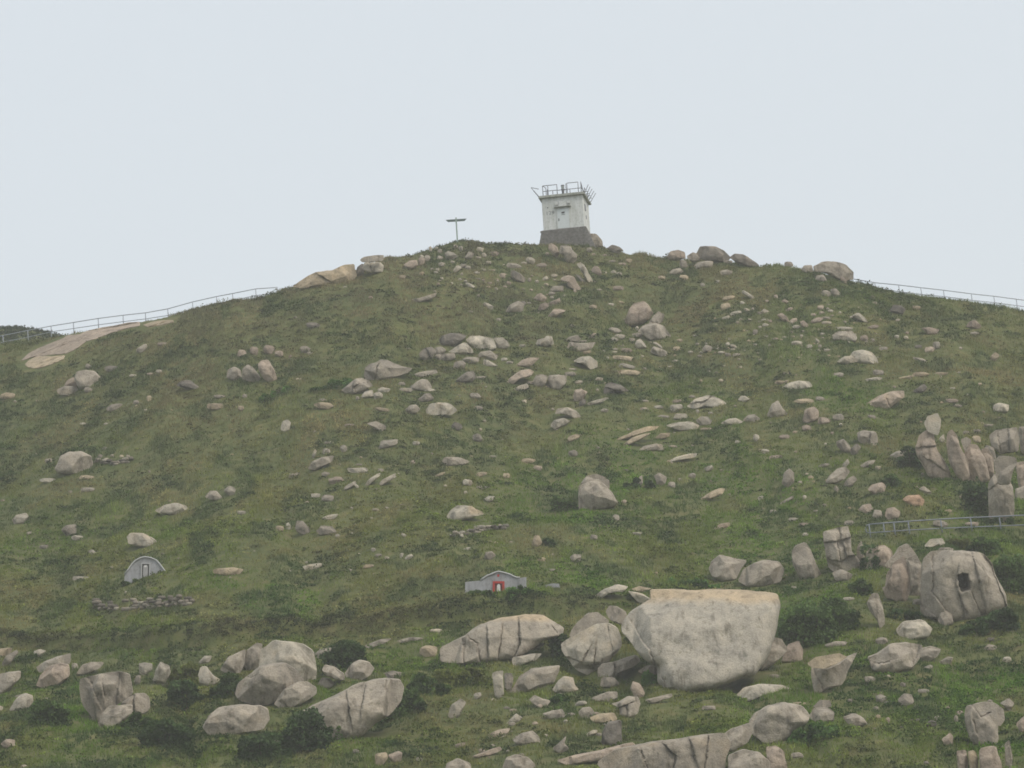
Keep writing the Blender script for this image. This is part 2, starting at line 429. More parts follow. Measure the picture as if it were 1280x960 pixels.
# ------------------------------------------------------------------ rocks
# Each line: colour | options | outline of the rock as seen in the survey photo | label | short name used by neighbours' labels
# colours: g grey-beige, p pinkish, t tan, w pale, d dark grey, o orange
# options: a=row of the spot where it meets the ground, k=thickness factor, uc=undercut, st=ochre top, ln=lean back, c=crack polylines
OUT = """
h|st=1;uc=0;nf=2;k=.42;ln=.75;fl=6;c=788,772 800,790 812,812 826,850|815,741 845,740 880,741 920,741 960,742 979,744 980,756 975,775 972,790 970,800 960,820 945,842 925,848 905,854 885,862 850,864 830,862 822,850 823,832 810,825 800,815 790,802 780,792 779,783 788,770 800,762 815,752|the largest pale boulder of all, huge and smooth with an ochre flat top|the huge ochre-topped boulder
g|a=838;k=.7|970,797 978,799 986,812 975,824 962,834 950,838 948,822 958,808|grey angular block wedged against the right foot of the huge ochre-topped boulder
p|k=.6|985,806 999,801 1004,812 1003,826 985,829 975,828|small brown pointed block right of the huge ochre-topped boulder
g|st=1;k=.5;ln=.6;nf=3;c=585,795 597,805 600,825:609,788 611,827:628,782 626,800 622,826:578,806 580,827:648,779 650,806 644,820:690,783 696,792|550,810 565,803 580,796 598,783 620,776 640,773 665,771 680,771 695,780 705,786 703,795 675,802 665,812 640,824 600,828 575,829 550,826|long whaleback outcrop with ochre top and vertical joints, left of the huge boulder|the long jointed whaleback
t|k=.7|524,818 525,811 533,808 547,810 546,822 533,823|small tan block at the left tip of the long jointed whaleback outcrop
w|k=.6;c=711,822 727,827 735,812:745,800 742,830:762,788 764,812|703,806 710,799 730,788 745,781 762,780 772,785 777,797 776,808 765,820 760,828 745,838 735,845 720,838 710,825 705,815|pale cracked boulder with chiselled facets just left of the huge ochre-topped boulder|the pale faceted boulder
g|a=842;k=.8|711,795 720,780 735,768 748,767 762,777 760,781 745,782 730,789 716,798|grey wedge lying as a cap on the pale faceted boulder
g|a=800|757,765 762,758 772,759 783,765 785,774 775,781 762,775|grey block stuck in the gap between the huge boulder and the capped one
w|k=.5|740,748 755,737 772,731 786,734 780,740 760,742 748,751|thin pale slab curving up through grass above the capped boulder
w|k=.6|785,740 800,742 815,750 808,757 797,753 790,746|pale lump touching the upper left corner of the huge ochre-topped boulder
t|k=.5|787,737 800,733 815,736 800,741|flat ochre sliver in grass above the huge boulder's left corner
g|c=768,830 768,844|747,836 752,830 765,828 780,824 797,819 802,826 795,832 780,838 770,845 765,850 748,849|split diagonal log-shaped block below the pale faceted boulder
g||752,848 768,848 775,856 765,861 750,859|low grey stone under the split diagonal block
g|k=.5|797,840 808,833 820,831 823,838 820,845 805,844|grey stone half in grass at the huge boulder's left foot
p||788,862 791,852 800,855 807,867 803,873 793,871|upright egg-shaped stone below the huge boulder's left foot
g|c=774,884 784,880 785,896|764,880 775,877 785,871 798,871 801,880 798,892 785,898 775,895 774,885|blocky fractured stone below the upright egg-shaped one
g|k=.5|805,875 840,867 841,871 815,880|thin flat slab under the huge boulder's bottom edge
g|k=.6|739,873 760,865 772,865 773,872 760,878 745,877
g||723,890 728,885 738,884 744,892 738,898 726,899
t||737,898 750,893 768,892 772,900 760,905 742,904
d|k=.8|752,930 752,918 760,904 777,902 778,928 762,934|dull grey squarish stone, lowest under the huge boulder
g||678,893 690,889 703,887 707,895 700,900 685,899
g||661,875 668,869 678,874 688,876 684,884 672,885
w||690,863 697,852 705,846 717,848 718,856 724,862 715,866 695,866|pale bell-shaped stone below left of the pale faceted boulder
g|k=.5|638,865 650,845 665,836 685,834 700,833 698,842 690,858 665,863 645,867|grey tilted slab-sided boulder two steps below the jointed whaleback
g|k=.5|640,812 665,806 682,804 680,808 660,815 641,820|upper of two flat shelves below the jointed whaleback's right end
w|k=.5|640,822 665,818 678,817 670,826 650,832 640,833|lower of two flat shelves below the jointed whaleback's right end
w||615,842 620,840 629,839 629,850 630,868 625,875 618,870|left of the pair of narrow upright stones under the whaleback
g||630,842 640,842 642,850 638,868 631,866|right of the pair of narrow upright stones under the whaleback
w|ln=.27|560,895 563,882 575,874 583,878 580,885 573,897 563,899|lone pale leaning stone in open grass below the whaleback's left part
t||468,945 470,943 483,941 485,948 478,958 470,958|tan stone of the touching pair at the bottom edge
p||485,945 497,940 503,942 502,952 490,955|pinkish stone of the touching pair at the bottom edge
g||555,966 558,955 572,949 588,955 590,966
p|k=.5|608,920 622,913 638,911 635,917 612,924
p|k=.5|590,946 615,937 625,934 628,938 615,944 595,948
w|k=.5|632,905 645,892 653,897 650,901 640,905
g||640,925 650,918 665,914 674,921 676,928 660,931 645,930
g||625,966 632,948 645,944 660,947 670,957 672,966|rounded grey boulder cut by the bottom edge near its middle
g||690,936 700,928 708,920 706,930 712,936 700,942
p|k=.5;ln=.5|695,951 720,944 750,939 790,929 800,935 780,945 750,951 710,957|long smooth pink ledge running up right along the bottom edge|the pink ledge
g|k=.5;c=800,935 808,960:830,930 845,945 840,965:862,925 870,950:885,925 880,960|745,954 770,937 800,932 830,927 870,922 905,918 915,930 907,950 905,972 760,972|long craggy grey ledge behind the pink one, at the bottom edge|the craggy grey ledge
g|a=945|903,920 915,912 938,905 942,915 935,928 915,940 905,938|jagged block on the right end of the craggy grey ledge
g||910,946 930,938 950,942 965,955 962,972 910,972|low fractured block right of the craggy grey ledge at the bottom edge
g|uc=.6;nf=4|937,903 945,893 960,884 980,879 1005,884 1013,895 1008,905 990,915 985,925 970,930 955,928 940,917|big rounded grey boulder hanging over the craggy ledge, bush at its right|the overhanging rounded boulder
p||958,935 970,933 980,940 985,962 960,968|pinkish block under the overhanging rounded boulder at the bottom edge
w|uc=.3|917,872 930,860 950,855 975,856 993,862 990,873 975,875 950,870 925,880|low pale white turtle-backed rock below the huge boulder's right side|the turtle-backed rock
t|a=868|1009,830 1020,822 1050,817 1060,822 1045,831 1030,836 1015,835|tan flat cap on the split block right of the huge boulder
g|k=.5;c=1020,845 1030,865|1015,834 1030,835 1050,829 1064,820 1073,816 1062,835 1052,855 1035,860 1018,868 1015,850|grey tapering split block right of the huge boulder|the capped split block
g||1030,807 1045,802 1060,803 1056,808 1035,810
g|uc=.4;c=1084,828 1098,830 1110,827:1150,812 1145,822|1085,823 1098,818 1115,806 1135,804 1153,808 1155,815 1148,825 1140,836 1110,843 1090,838|grey boulder shaped like a fish head with an open mouth crack|the fish-head boulder
g||1150,812 1165,808 1177,812 1173,820 1160,828 1148,825|grey lump attached to the right end of the fish-head boulder
w||1173,829 1185,822 1192,823 1188,831 1178,832
w||1120,788 1130,778 1150,775 1158,778 1166,786 1160,798 1140,800 1125,797|pale flat-topped boulder between the cave crag and the fish-head boulder
g||1084,755 1090,743 1098,742 1104,760 1106,780 1100,787 1096,775 1088,765|narrow upright pale splinter left of and below the cave crag
p||1103,735 1110,731 1120,738 1118,750 1108,748
g|uc=.4|1122,875 1130,868 1140,869 1143,878 1135,884 1126,883|grey knobbly stone in scrub, lower right, below the fish-head boulder
w||1094,871 1102,869 1110,873 1105,879 1096,879
g||1053,897 1070,892 1080,898 1085,905 1070,910 1060,905|grey domed stone lowest right of the overhanging rounded boulder
g||1012,895 1018,886 1035,885 1043,891 1042,902 1025,905 1014,902|blue-grey oval stone perched beside the overhanging rounded boulder
g|a=900|1016,884 1025,876 1038,876 1040,884 1025,887
g|k=.7;c=1217,884 1226,897 1240,892:1216,900 1220,915|1207,893 1210,884 1217,882 1225,892 1232,891 1240,890 1248,903 1248,925 1243,931 1228,935 1213,927 1208,910|heart-shaped boulder near the lower right corner|the heart-shaped boulder
g|a=928;k=.6|1215,882 1230,878 1245,880 1255,888 1256,900 1250,908 1240,905 1225,895|grey rim rock standing right behind the heart-shaped boulder
p||1225,936 1246,933 1250,950 1255,970 1225,972|wide block directly under the heart-shaped boulder
t||1210,940 1218,938 1222,945 1224,970 1213,970|narrow tan fin under the left side of the heart-shaped boulder
p||1196,940 1208,938 1211,955 1208,970 1198,966|reddish block leftmost under the heart-shaped boulder
g||1256,930 1262,925 1266,945 1264,966 1257,966
p||1177,925 1188,917 1192,922 1190,932 1180,932
g||1250,880 1262,873 1268,880 1262,890
p||1270,905 1284,893 1288,910 1276,916
t||-8,812 15,810 14,816 5,822 -8,824
g||2,830 8,820 20,813 23,816 15,828 5,834
g||-8,845 10,841 25,839 25,848 15,858 3,868 -8,868|pale grey block cut by the left edge below the terrace
w||42,815 48,812 58,814 50,820 45,823
g||45,835 55,828 70,822 87,818 88,828 85,835 60,838 50,843
p|k=.6|45,858 50,845 60,834 75,830 85,832 88,845 75,855 55,861|pinkish rounded boulder near the left edge, left of the big chiselled block
g|k=.5|95,843 102,832 115,828 130,829 125,836 105,845
g|k=.6;ln=.15;c=108,848 118,862 125,882:128,850 131,870:150,842 148,870|99,860 100,850 110,846 125,843 148,839 162,843 165,855 166,868 150,880 140,888 128,893 123,907 115,898 105,885 100,872|big chiselled block with sharp shadowed edge, lower left|the big chiselled block
g|k=.6|123,911 125,895 135,884 150,883 165,882 166,893 150,905 135,912|low front block leaning on the foot of the big chiselled block
g|k=.6;c=167,870 168,885|150,880 158,872 168,868 180,867 186,872 188,885 180,893 168,891 158,890|squarish block at the right foot of the big chiselled block
w||173,830 180,829 190,830 190,838 180,845 174,842
w|ln=0|189,855 195,838 200,828 212,832 214,840 207,855 198,858|pale upright domino-shaped stone right of the big chiselled block
w||11,888 20,873 30,867 40,870 42,878 35,885 20,889|pale pebble-smooth stone low on the left edge
p||0,930 8,924 18,925 20,932 8,936
w||248,828 255,820 265,820 262,828 250,830
w||247,845 250,834 257,833 267,845 275,850 265,858 250,855
g||275,838 285,822 300,815 307,812 305,830 300,843 285,842|grey shoulder rock at the left end of the big boulder pile
g|ln=.27|303,832 307,815 320,805 328,806 326,835 310,840|pale slab between the shoulder rock and the dome of the boulder pile
w|ln=.3;k=.55|323,835 326,812 341,800 360,803 380,806 392,815 394,835 394,855 370,858 340,845|largest grey dome of the boulder pile, standing at its back|the grey dome of the pile
g|uc=.8;a=884;ln=.3;c=298,845 312,848 322,843|293,868 297,855 310,845 325,833 355,829 368,836 380,850 375,858 365,862 350,875 335,882 315,880 300,876|dark undercut boulder resting in front of the grey dome of the pile|the dark undercut boulder
g|uc=.4|342,880 355,862 372,853 385,853 395,860 395,868 380,878 365,885 350,886|egg-shaped boulder propped against the right side of the dark undercut one
g|k=.5|252,910 260,895 275,885 300,882 325,882 335,888 338,900 330,912 300,918 265,920|broad low grey rock below the dark undercut boulder
g|k=.45;ln=.4;c=432,862 440,900:455,866 452,885:482,852 484,866|365,903 370,893 390,882 420,870 440,858 465,851 485,850 500,851 505,862 500,878 488,892 470,905 455,918 440,925 410,928 385,922 370,915|long leaning whale-shaped rock with bush at its foot, right of the pile|the whale-shaped rock
g||395,858 402,848 412,848 420,857 410,861 400,862
g|a=856|402,838 405,831 418,834 430,842 432,850 420,850 408,845|tapered grey stone balanced beside the round ball stone
g|uc=.3|431,843 440,830 450,826 462,829 468,837 463,845 450,852 435,852|round ball stone sitting above the whale-shaped rock
g||393,818 400,812 420,809 415,816 405,822 396,824
g|k=.5|480,842 490,839 502,841 505,846 495,850 484,847
w|k=.5|512,852 520,849 535,849 550,850 545,856 520,856
g|k=.45|455,808 475,800 490,799 480,806 460,812
g|k=.35|495,802 512,797 530,798 526,801 505,804
p|ln=.27;c=1152,560 1168,558:1160,575 1175,585|1145,560 1150,545 1162,536 1168,540 1170,560 1180,575 1187,590 1187,600 1175,602 1160,596 1152,580 1147,570|leftmost tall lumpy pillar of the upper right crag|the leftmost lumpy pillar
w|a=598;ln=.5|1155,530 1160,521 1173,517 1177,525 1175,538 1172,545 1160,541|cap stone perched on the leftmost lumpy pillar, upper right
p|ln=.27|1183,555 1185,540 1190,536 1197,545 1200,560 1210,575 1212,595 1205,604 1195,595 1187,580|second standing fin from the left in the upper right crag
p|ln=.27|1205,585 1205,570 1210,560 1213,555 1222,556 1230,570 1235,585 1237,600 1225,606 1211,604|broad bulging fin in the middle of the upper right crag
g|a=600|1201,550 1208,546 1215,550 1212,562 1206,566
p|ln=.27|1227,562 1235,560 1242,572 1243,590 1240,603 1235,600 1232,580
g|ln=.27|1173,550 1180,543 1182,552 1177,555
g|a=575;ln=.27;c=1247,545 1249,565:1260,538 1261,564|1237,545 1245,538 1262,536 1272,534 1275,550 1272,565 1250,568 1240,560|square grey wall-like block at the top right of the crag
g|ln=.27|1273,535 1290,532 1290,570 1276,568
g|a=662;ln=.2|1243,577 1250,570 1270,572 1272,578 1266,590 1262,606 1248,606 1244,590|broken head block on top of the tall brown pillar, right edge
g|a=654;uc=.5;ln=.2;k=.8;c=1240,610 1255,600|1236,605 1244,592 1262,597 1268,620 1267,645 1265,668 1250,668 1236,660|tall brown pillar behind the lower railing near the right edge|the tall brown pillar
p||1270,580 1290,575 1290,618 1274,612
g|ln=.2;a=626|1268,612 1284,606 1290,640 1290,668 1272,660
g|ln=.27;a=600|1190,600 1200,596 1215,600 1228,604 1226,612 1200,612
g|ln=.2;a=575|1226,566 1234,556 1243,560 1246,576 1236,580
g|a=712;ln=.2|1080,712 1083,690 1090,684 1094,700 1092,716
g|a=745;ln=.2|1136,748 1140,730 1150,722 1156,735 1156,756 1144,762
g|a=712;ln=.27|1061,700 1070,694 1078,706 1074,720 1060,722
g||1040,716 1052,712 1066,718 1062,726 1044,726
w|k=.5|1112,570 1120,565 1133,562 1132,568 1122,574 1115,574
g|k=.7;c=1088,541 1087,556|1071,541 1080,538 1095,540 1098,548 1096,558 1085,558 1073,552|round grey boulder with a split right side, left of the upper right crag
g||1045,553 1055,549 1063,558 1065,567 1055,566 1047,560
g||1063,562 1072,555 1077,560 1070,569 1064,570
w||1052,582 1060,573 1062,578 1057,585
g|ln=.4;k=.5|1032,603 1037,595 1048,586 1058,584 1063,590 1055,600 1045,605 1033,606|pale grey lozenge-shaped slab tilted up right, below the round split boulder
g||1055,605 1060,598 1068,595 1072,600 1065,608 1055,610
g||1042,612 1045,606 1049,612 1046,617
g||1075,582 1085,576 1095,575 1090,582 1078,585
p||1084,612 1090,606 1103,603 1108,608 1105,615 1092,618|pinkish rounded stone left of the crag's leftmost pillar
g|k=.5|1147,612 1155,608 1163,614 1165,618 1155,619
o||1128,625 1135,620 1150,619 1156,626 1153,633 1140,634|orange-pink rounded stone above the lower railing's left end
p||1071,640 1078,632 1088,630 1092,636 1088,643 1076,643
g||1090,646 1093,637 1102,638 1103,646 1098,650
p||1106,645 1108,636 1118,634 1126,640 1123,648 1110,650
g||977,606 980,592 987,586 993,592 993,603 985,611
g|ln=.2;c=1031,679 1045,676 1063,672:1050,660 1052,675 1058,695:1036,699 1050,701 1071,694:1046,679 1050,700|1029,665 1045,660 1060,658 1064,670 1066,690 1071,695 1072,708 1060,715 1045,718 1036,710 1033,690 1030,678|upright jointed stack of square blocks, left of the cave crag|the jointed block stack
g|ln=.2|1071,685 1077,675 1080,690 1081,708 1075,709 1071,697|thin fin close to the right side of the jointed block stack
g|ln=.2;k=.8|989,688 995,681 1008,678 1015,690 1020,705 1028,720 1015,725 1000,722 990,705|smooth thumb-shaped standing stone left of the jointed block stack|the thumb-shaped stone
g|k=.7|887,712 890,703 900,695 915,698 935,702 928,710 920,725 905,728 890,722|left one of two grey boulders sunk above the huge ochre-topped boulder
g|k=.6|922,727 930,712 942,705 955,701 975,703 981,712 975,727 960,732 935,735|right one of two grey boulders sunk above the huge ochre-topped boulder|the two sunken grey boulders
p|ln=.2|1089,700 1092,685 1105,682 1115,688 1117,700 1110,712 1098,712 1090,708|pinkish squat block left of the arched slab beside the cave crag
g|a=748;ln=.27|1105,708 1117,695 1125,683 1135,680 1142,688 1148,698 1140,700 1130,697 1120,712 1113,710|arched slab leaning over two fins left of the cave crag
p|a=752;ln=.2|1105,745 1108,718 1120,703 1130,696 1137,708 1139,735 1133,752 1120,752|front fin under the arched slab left of the cave crag
g|a=752;ln=.2|1132,700 1145,692 1152,705 1153,722 1146,740 1138,745 1136,715|rear fin under the arched slab left of the cave crag
w|a=700|1155,683 1163,674 1178,673 1182,680 1165,684|small cap stone in scrub directly on top of the cave crag
g|k=.6;ln=.2;nf=5;hole=1203,728,6.5,11;c=1168,690 1164,715 1163,740 1172,752 1182,765 1187,780:1196,713 1192,728 1198,748 1205,765 1212,780:1212,740 1218,755 1226,775:1214,692 1220,720 1226,745 1232,772:1234,700 1241,712 1247,735 1257,760:1150,755 1165,768|1152,768 1150,740 1152,715 1155,700 1165,691 1185,690 1210,692 1230,695 1240,705 1248,725 1258,745 1259,758 1245,770 1225,772 1205,778 1185,778 1165,774|massive crag with a dark cave-like hole, lower right|the cave crag
g|a=782|1172,776 1176,766 1183,763 1190,768 1192,780 1180,784|round foot stone at the left base of the cave crag
g|k=.5;ln=.2|958,520 965,505 973,500 978,510 985,518 970,522
p||1003,527 1006,512 1018,508 1024,515 1023,525 1010,530|pinkish block with a pale flat slab above it, upper right slope
p|k=.5;ln=.4;c=1108,499 1111,508|1082,505 1098,495 1115,489 1131,488 1131,496 1122,503 1108,512 1090,508|long pink slab with split middle, left of and above the upper right crag
d|k=.5|1140,490 1155,480 1160,485 1152,492
g|uc=.1;nf=3|68,587 75,570 85,565 100,565 113,570 116,580 112,590 90,594 72,592|large smooth round boulder alone at mid left, pale glow on its right|the lone round boulder
w||15,650 20,644 32,641 36,646 30,655 18,656
g||76,663 82,657 95,656 96,668 85,671
w||158,672 162,667 178,667 190,673 197,678 188,685 172,684 160,680|tan-bottomed boulder above the dome-shaped grave|the boulder above the dome grave
w||193,639 205,632 220,629 233,633 236,640 220,645 200,643|low pale loaf-shaped rock in open grass at left, upslope of the dome grave|the pale loaf-shaped rock
g||256,622 262,614 270,614 281,625 270,627
g|uc=.2|92,474 95,465 105,462 118,464 126,472 128,480 122,485 100,487|rounded grey boulder heading the small cluster at far left|the far left rounded boulder
p||80,483 84,475 92,471 97,482 90,488
g|k=.5|70,488 80,483 95,483 98,488 88,496 74,494
p|sh=3|24,452 36,441 48,435 60,430 78,423 84,419 104,417 118,418 108,427 96,436 84,442 62,444 40,447|pinkish-brown bare rock sheet on the left shoulder beneath the ridge fence|the bare rock sheet
t|sh=3|36,450 46,445 66,445 82,444 80,449 66,455 48,461 36,460 30,456|tan lower lobe of bare rock touching the pinkish-brown sheet, far left
p|sh=3|96,419 110,413 128,409 142,407 160,403 175,402 176,407 158,411 140,416 122,423 108,427|pinkish narrow bare rock strip rising right along the ridge fence
t|sh=3|178,406 190,402 203,400 217,400 218,403 200,407 184,409|small ochre strip just right of the bare rock sheet under the fence
t|k=.4;ln=.4;c=400,345 412,352|366,359 372,354 385,345 395,340 415,338 430,331 443,330 446,345 440,353 425,358 400,359 380,361|orange-tan rock hump on the left skyline|the tan skyline hump
g|k=.5;a=346|450,325 455,321 470,319 480,319 479,326 465,328 452,328|flat cap slab on the skyline left of the signpost
w|c=462,328 464,341|453,336 455,328 475,328 480,332 479,342 470,344 460,341|pale block under the flat skyline cap slab
d||444,346 446,334 453,329 456,336 455,344
p|uc=.2|504,331 512,326 521,325 523,332 515,337 508,335|pinkish blocky stone on the left flank below the signpost
w||555,318 560,314 567,316 573,321 564,326 557,323|pale blocky stone right below the foot of the signpost
g||579,324 586,314 593,317 590,324
g|k=.5|513,375 525,373 538,369 546,366 545,371 537,376 522,379|long low ledge beneath the signpost hill, alone on dark turf
g|uc=.2|631,390 637,381 648,376 656,380 653,389 640,391|grey boulder in turf midway below the gap between signpost and hut
p|ln=.27|685,311 686,305 690,304 697,309 699,318 696,323 690,318|left boulder of the leaning pair under the hut plinth
g|ln=.27|698,316 700,307 708,306 714,309 716,314 721,318 721,326 716,330 708,328 705,320|right boulder of the leaning pair under the hut plinth|the leaning pair under the hut
w|ln=.27|721,330 726,328 730,331 735,340 741,350 740,354 734,352 730,345 727,340|pale finger slab lying steep below the leaning pair
d|ln=.27|719,343 724,344 731,352 727,353
p||739,337 743,332 748,333 753,342 750,345 741,342
p||700,351 704,346 711,344 718,347 722,355 727,362 720,364 710,359 708,352|two-lobed pinkish boulder below the leaning pair, left of the finger slab|the two-lobed pinkish boulder
g|k=.6|687,363 692,358 704,358 705,365 690,366
p||666,374 671,368 676,366 684,372 680,378 672,377
p||684,379 694,375 700,372 701,377 697,381 688,383
p||671,389 675,381 682,378 687,382 680,388
p|k=.6|684,396 693,386 697,386 708,388 702,393 690,398
p|ln=.25|779,410 783,398 788,386 793,380 804,377 811,382 818,392 812,400 803,406 790,408 781,411|big pink hooded boulder in the middle of the upper slope|the pink hooded boulder
g|a=415|811,404 817,395 823,389 831,394 828,403 820,408
g|k=.4;ln=.5|797,415 803,408 815,403 830,408 840,422 827,426 812,426 803,419|grey slab sloping down right from the pink hooded boulder
w|uc=.3|793,432 796,426 801,424 806,430 809,435 797,437|pale pointed stone below the pink hooded boulder's grey slab
w|uc=.3|812,440 817,433 826,436 834,440 835,446 828,447 815,442|pale two-humped stone lower right of the pink hooded boulder
g||759,413 764,410 772,411 778,415 770,418
w|uc=.3|716,452 725,447 737,445 747,452 747,459 738,463 730,456|pale shark-nosed rock at mid slope, pointing left|the shark-nosed rock
g||704,428 712,421 722,419 727,424 720,428
g|k=.5|708,436 712,428 725,430 745,428 740,437 722,441
w||669,431 672,425 681,423 683,420 690,421 693,431 680,435
g|uc=.3|666,476 670,469 676,468 685,470 682,480 678,485 668,483|left half of the split grey twin block at mid slope
g|k=.7|683,483 686,470 700,469 709,470 708,480 700,488 684,488|right half of the split grey twin block at mid slope|the split twin block
p|k=.5;ln=.4|643,459 652,451 661,448 675,448 670,453 663,459|upper tan tongue-shaped slab left of the shark-nosed rock
p|k=.5;ln=.4|631,481 637,473 650,464 662,462 668,465 663,471 650,474 640,482|longer pink tongue-shaped slab left of the split twin block
w|k=.5|641,488 647,483 659,479 661,484 655,488 642,489
d|ln=.3|548,426 552,421 563,417 575,418 584,420 580,426 573,431 565,435 553,432|dark topped boulder crowning the central rock pile
w|ln=.4;k=.5|582,425 588,420 600,420 612,422 617,424 621,436 615,438 595,438 587,431|widest pale flat boulder of the central rock pile|the central rock pile
w|ln=.4;k=.5|617,423 628,422 634,427 638,433 630,437 623,436|pale wedge at the right end of the central rock pile
w|ln=.4|560,441 572,433 580,429 585,431 591,438 592,442 575,444 566,443|pale sloping slab in the centre of the central rock pile
g|c=533,437 538,449|524,442 530,436 540,434 545,440 540,450 530,452 525,448|knobbly grey rock at the left end of the central rock pile
g||541,441 545,434 553,434 558,438 555,443 547,445
g|k=.5|548,450 553,443 568,441 570,448 560,452
g|ln=.4|595,448 600,440 612,438 623,445 620,451 605,449
g|k=.6|577,450 583,446 599,447 599,453 588,455
g||566,460 568,453 578,451 583,455 580,461 568,462
w|k=.5|604,450 610,451 623,458 615,460 604,459
d|k=.8|569,476 575,471 583,465 592,464 596,472 590,477 575,479|dark hollowed rock below the central rock pile
g||587,497 588,492 598,492 602,497 594,500
g|ln=.3;c=472,458 468,474|455,472 456,460 461,456 470,454 475,450 485,451 500,458 516,461 510,467 490,473 478,476 460,477|broad grey boulder tapering right, left of the central rock pile|the broad tapering boulder
g|ln=.4;c=442,478 441,486 446,482|427,488 435,482 443,475 452,473 460,476 466,483 455,490 440,494 432,492|cracked grey boulder below left of the broad tapering boulder|the cracked grey boulder
w||451,496 456,490 466,488 467,496 453,499
w||467,492 473,489 479,493 478,498 468,499
w||471,487 477,484 489,486 485,491 475,491
g|k=.4|512,470 525,465 545,462 548,466 530,472|thin grey slab between the broad tapering boulder and the central pile
g|ln=.4|511,485 520,478 527,474 535,475 541,485 533,490 518,489
g|ln=.3|522,500 531,493 537,492 543,499 535,503 525,504
g||506,513 512,507 520,506 526,512 520,517 508,518
w|ln=.2|532,513 537,505 550,503 563,505 572,513 565,519 545,521 533,519|pale loaf boulder alone in grass below the thin grey slab|the pale loaf boulder
g|ln=.3|458,530 470,527 482,533 483,541 475,541 465,535
w||473,562 476,551 497,549 497,555 485,560|white wedge stone at mid slope left of centre
g|k=.6|552,577 556,571 575,572 588,577 578,582 560,582|low purplish-grey stone right of the white wedge
g|ln=.3|385,587 390,578 403,572 417,571 415,578 405,584 395,589|grey shell-shaped rock with small stones behind it, left centre|the shell-shaped rock
g|ln=.27|369,660 371,652 378,652 387,662 388,668 380,670 371,666|upright grey pear-shaped stone at left centre, lower slope|the pear-shaped stone
g||395,664 402,657 415,658 421,665 415,669 400,669|mossy dull stone just right of the pear-shaped stone
w||605,624 610,621 619,621 615,627 610,629
w|st=1;uc=.2|558,647 563,638 572,632 588,633 602,640 605,643 585,649 570,652|white-fronted rock with an orange right shoulder above the dry stone line|the orange-shouldered rock
g||605,698 607,691 615,690 620,695 613,701
p|ln=.2|716,497 718,487 727,486 735,490 728,500 720,503
w|k=.5|734,504 745,500 758,497 758,500 748,505 735,507
d|k=.8;ln=.27;c=762,486 775,489|753,493 757,481 763,478 775,481 787,489 775,491 765,488 758,494|dark overhanging slab like an open lid, below the mid slope pebble column|the dark lid-shaped slab
g|ln=.2|693,518 697,511 712,510 722,515 728,524 718,524 705,518
w||688,533 692,526 705,523 713,527 705,533 693,538|pale block touching the domed stone below the dark lid-shaped slab
g|a=630;ln=.2|725,606 733,596 745,593 755,597 762,602 762,612 750,608 735,612|rear half of the tall shadow-bellied boulder right of centre
g|uc=.75;k=.8;ln=.3|722,622 724,608 735,602 748,600 757,607 765,617 772,628 768,633 750,637 735,640 724,637|tall shadow-bellied boulder standing alone right of centre|the shadow-bellied boulder
w||796,607 799,596 803,594 804,605|pale sliver left of a bush-topped rock, right of the shadow-bellied boulder
g||817,595 825,591 834,597 832,605 822,609 820,601
w|k=.4|841,517 838,512 838,507 852,506 855,511 845,515
w|k=.35;ln=.5;c=870,503 880,502 890,495|858,508 870,498 885,494 893,495 905,501 909,505 895,511 880,508 868,512|broad cracked plate tilted to the viewer, right of the dark lid-shaped slab|the cracked plate
w|k=.5|841,523 845,517 858,517 860,522 850,525
w||870,526 875,521 885,521 890,526 887,532 875,532
w|k=.4|832,532 845,528 865,527 875,532 870,538 850,538|long pale slab in the row below the cracked plate
w||922,500 926,495 932,495 938,499 930,503
w|k=.5|900,530 910,524 920,523 930,528 920,532
w||928,526 935,519 943,518 951,524 942,529
t|k=.4;ln=.5|766,551 785,543 795,538 812,533 825,533 820,537 800,543 780,550|orange-tan slanting slab, upper one of two below the cracked plate|the slanting orange slab
t|k=.4;ln=.5|778,556 790,547 805,542 815,541 805,548 790,554 780,558|lower of the two slanting slabs below the cracked plate
t|k=.4;ln=.4|818,548 825,542 838,541 837,546 825,550
g|k=.5;ln=.3|795,565 805,558 820,555 828,556 830,563
w|k=.35;ln=.4|832,578 845,572 860,568 872,567 870,572 850,576 835,579|thin white blade-like slab below the slanting orange slabs
t|k=.4;ln=.4|872,626 885,617 900,610 907,611 903,618 880,627|tan blade-like slab tilted up right, right of the shadow-bellied boulder
p|k=.5|889,663 900,655 912,653 913,658 900,663
t||664,682 668,670 674,670 678,679 672,685|tan stone with a dark bush at its right, above the red-framed grave
w||712,697 718,693 727,694 726,701 717,704
w||948,393 955,386 963,390 958,393
p||971,394 977,391 984,396 987,403 980,403
g||877,437 882,431 891,434 890,440 879,440
p|a=326|832,322 838,314 848,312 856,315 857,323 845,326 835,326|left rounded rock of the skyline group right of the hut
g|a=332|858,321 866,315 874,318 876,326 866,329
d|a=330;k=.5;ln=.3|870,318 875,308 880,307 895,308 905,313 914,322 910,327 890,328 876,324|big peaked rock crowning the skyline right of the hut|the peaked skyline rock
d|a=334;k=.5|912,322 918,317 930,318 945,328 950,333 935,334 920,328|long dark slope rock right of the peaked skyline rock
g||867,333 872,328 885,326 892,327 890,334 870,337
g||849,330 851,324 858,326 860,333 852,336
g|ln=.4|836,342 840,337 850,335 855,340 845,344
d||758,311 765,306 775,309 780,314 770,318
g|a=308;ln=.3|735,303 738,292 745,292 752,300 754,308 740,310|rounded rock leaning on the right side of the hut plinth
g|a=351;k=.5;ln=.25|1017,333 1028,327 1045,327 1058,331 1067,340 1067,350 1050,352 1030,341 1018,340|large rounded skyline boulder where the right ridge fence begins|the fence-end skyline boulder
g||1001,338 1005,332 1015,331 1017,340 1005,342
g||1019,350 1021,344 1029,343 1034,351 1025,353
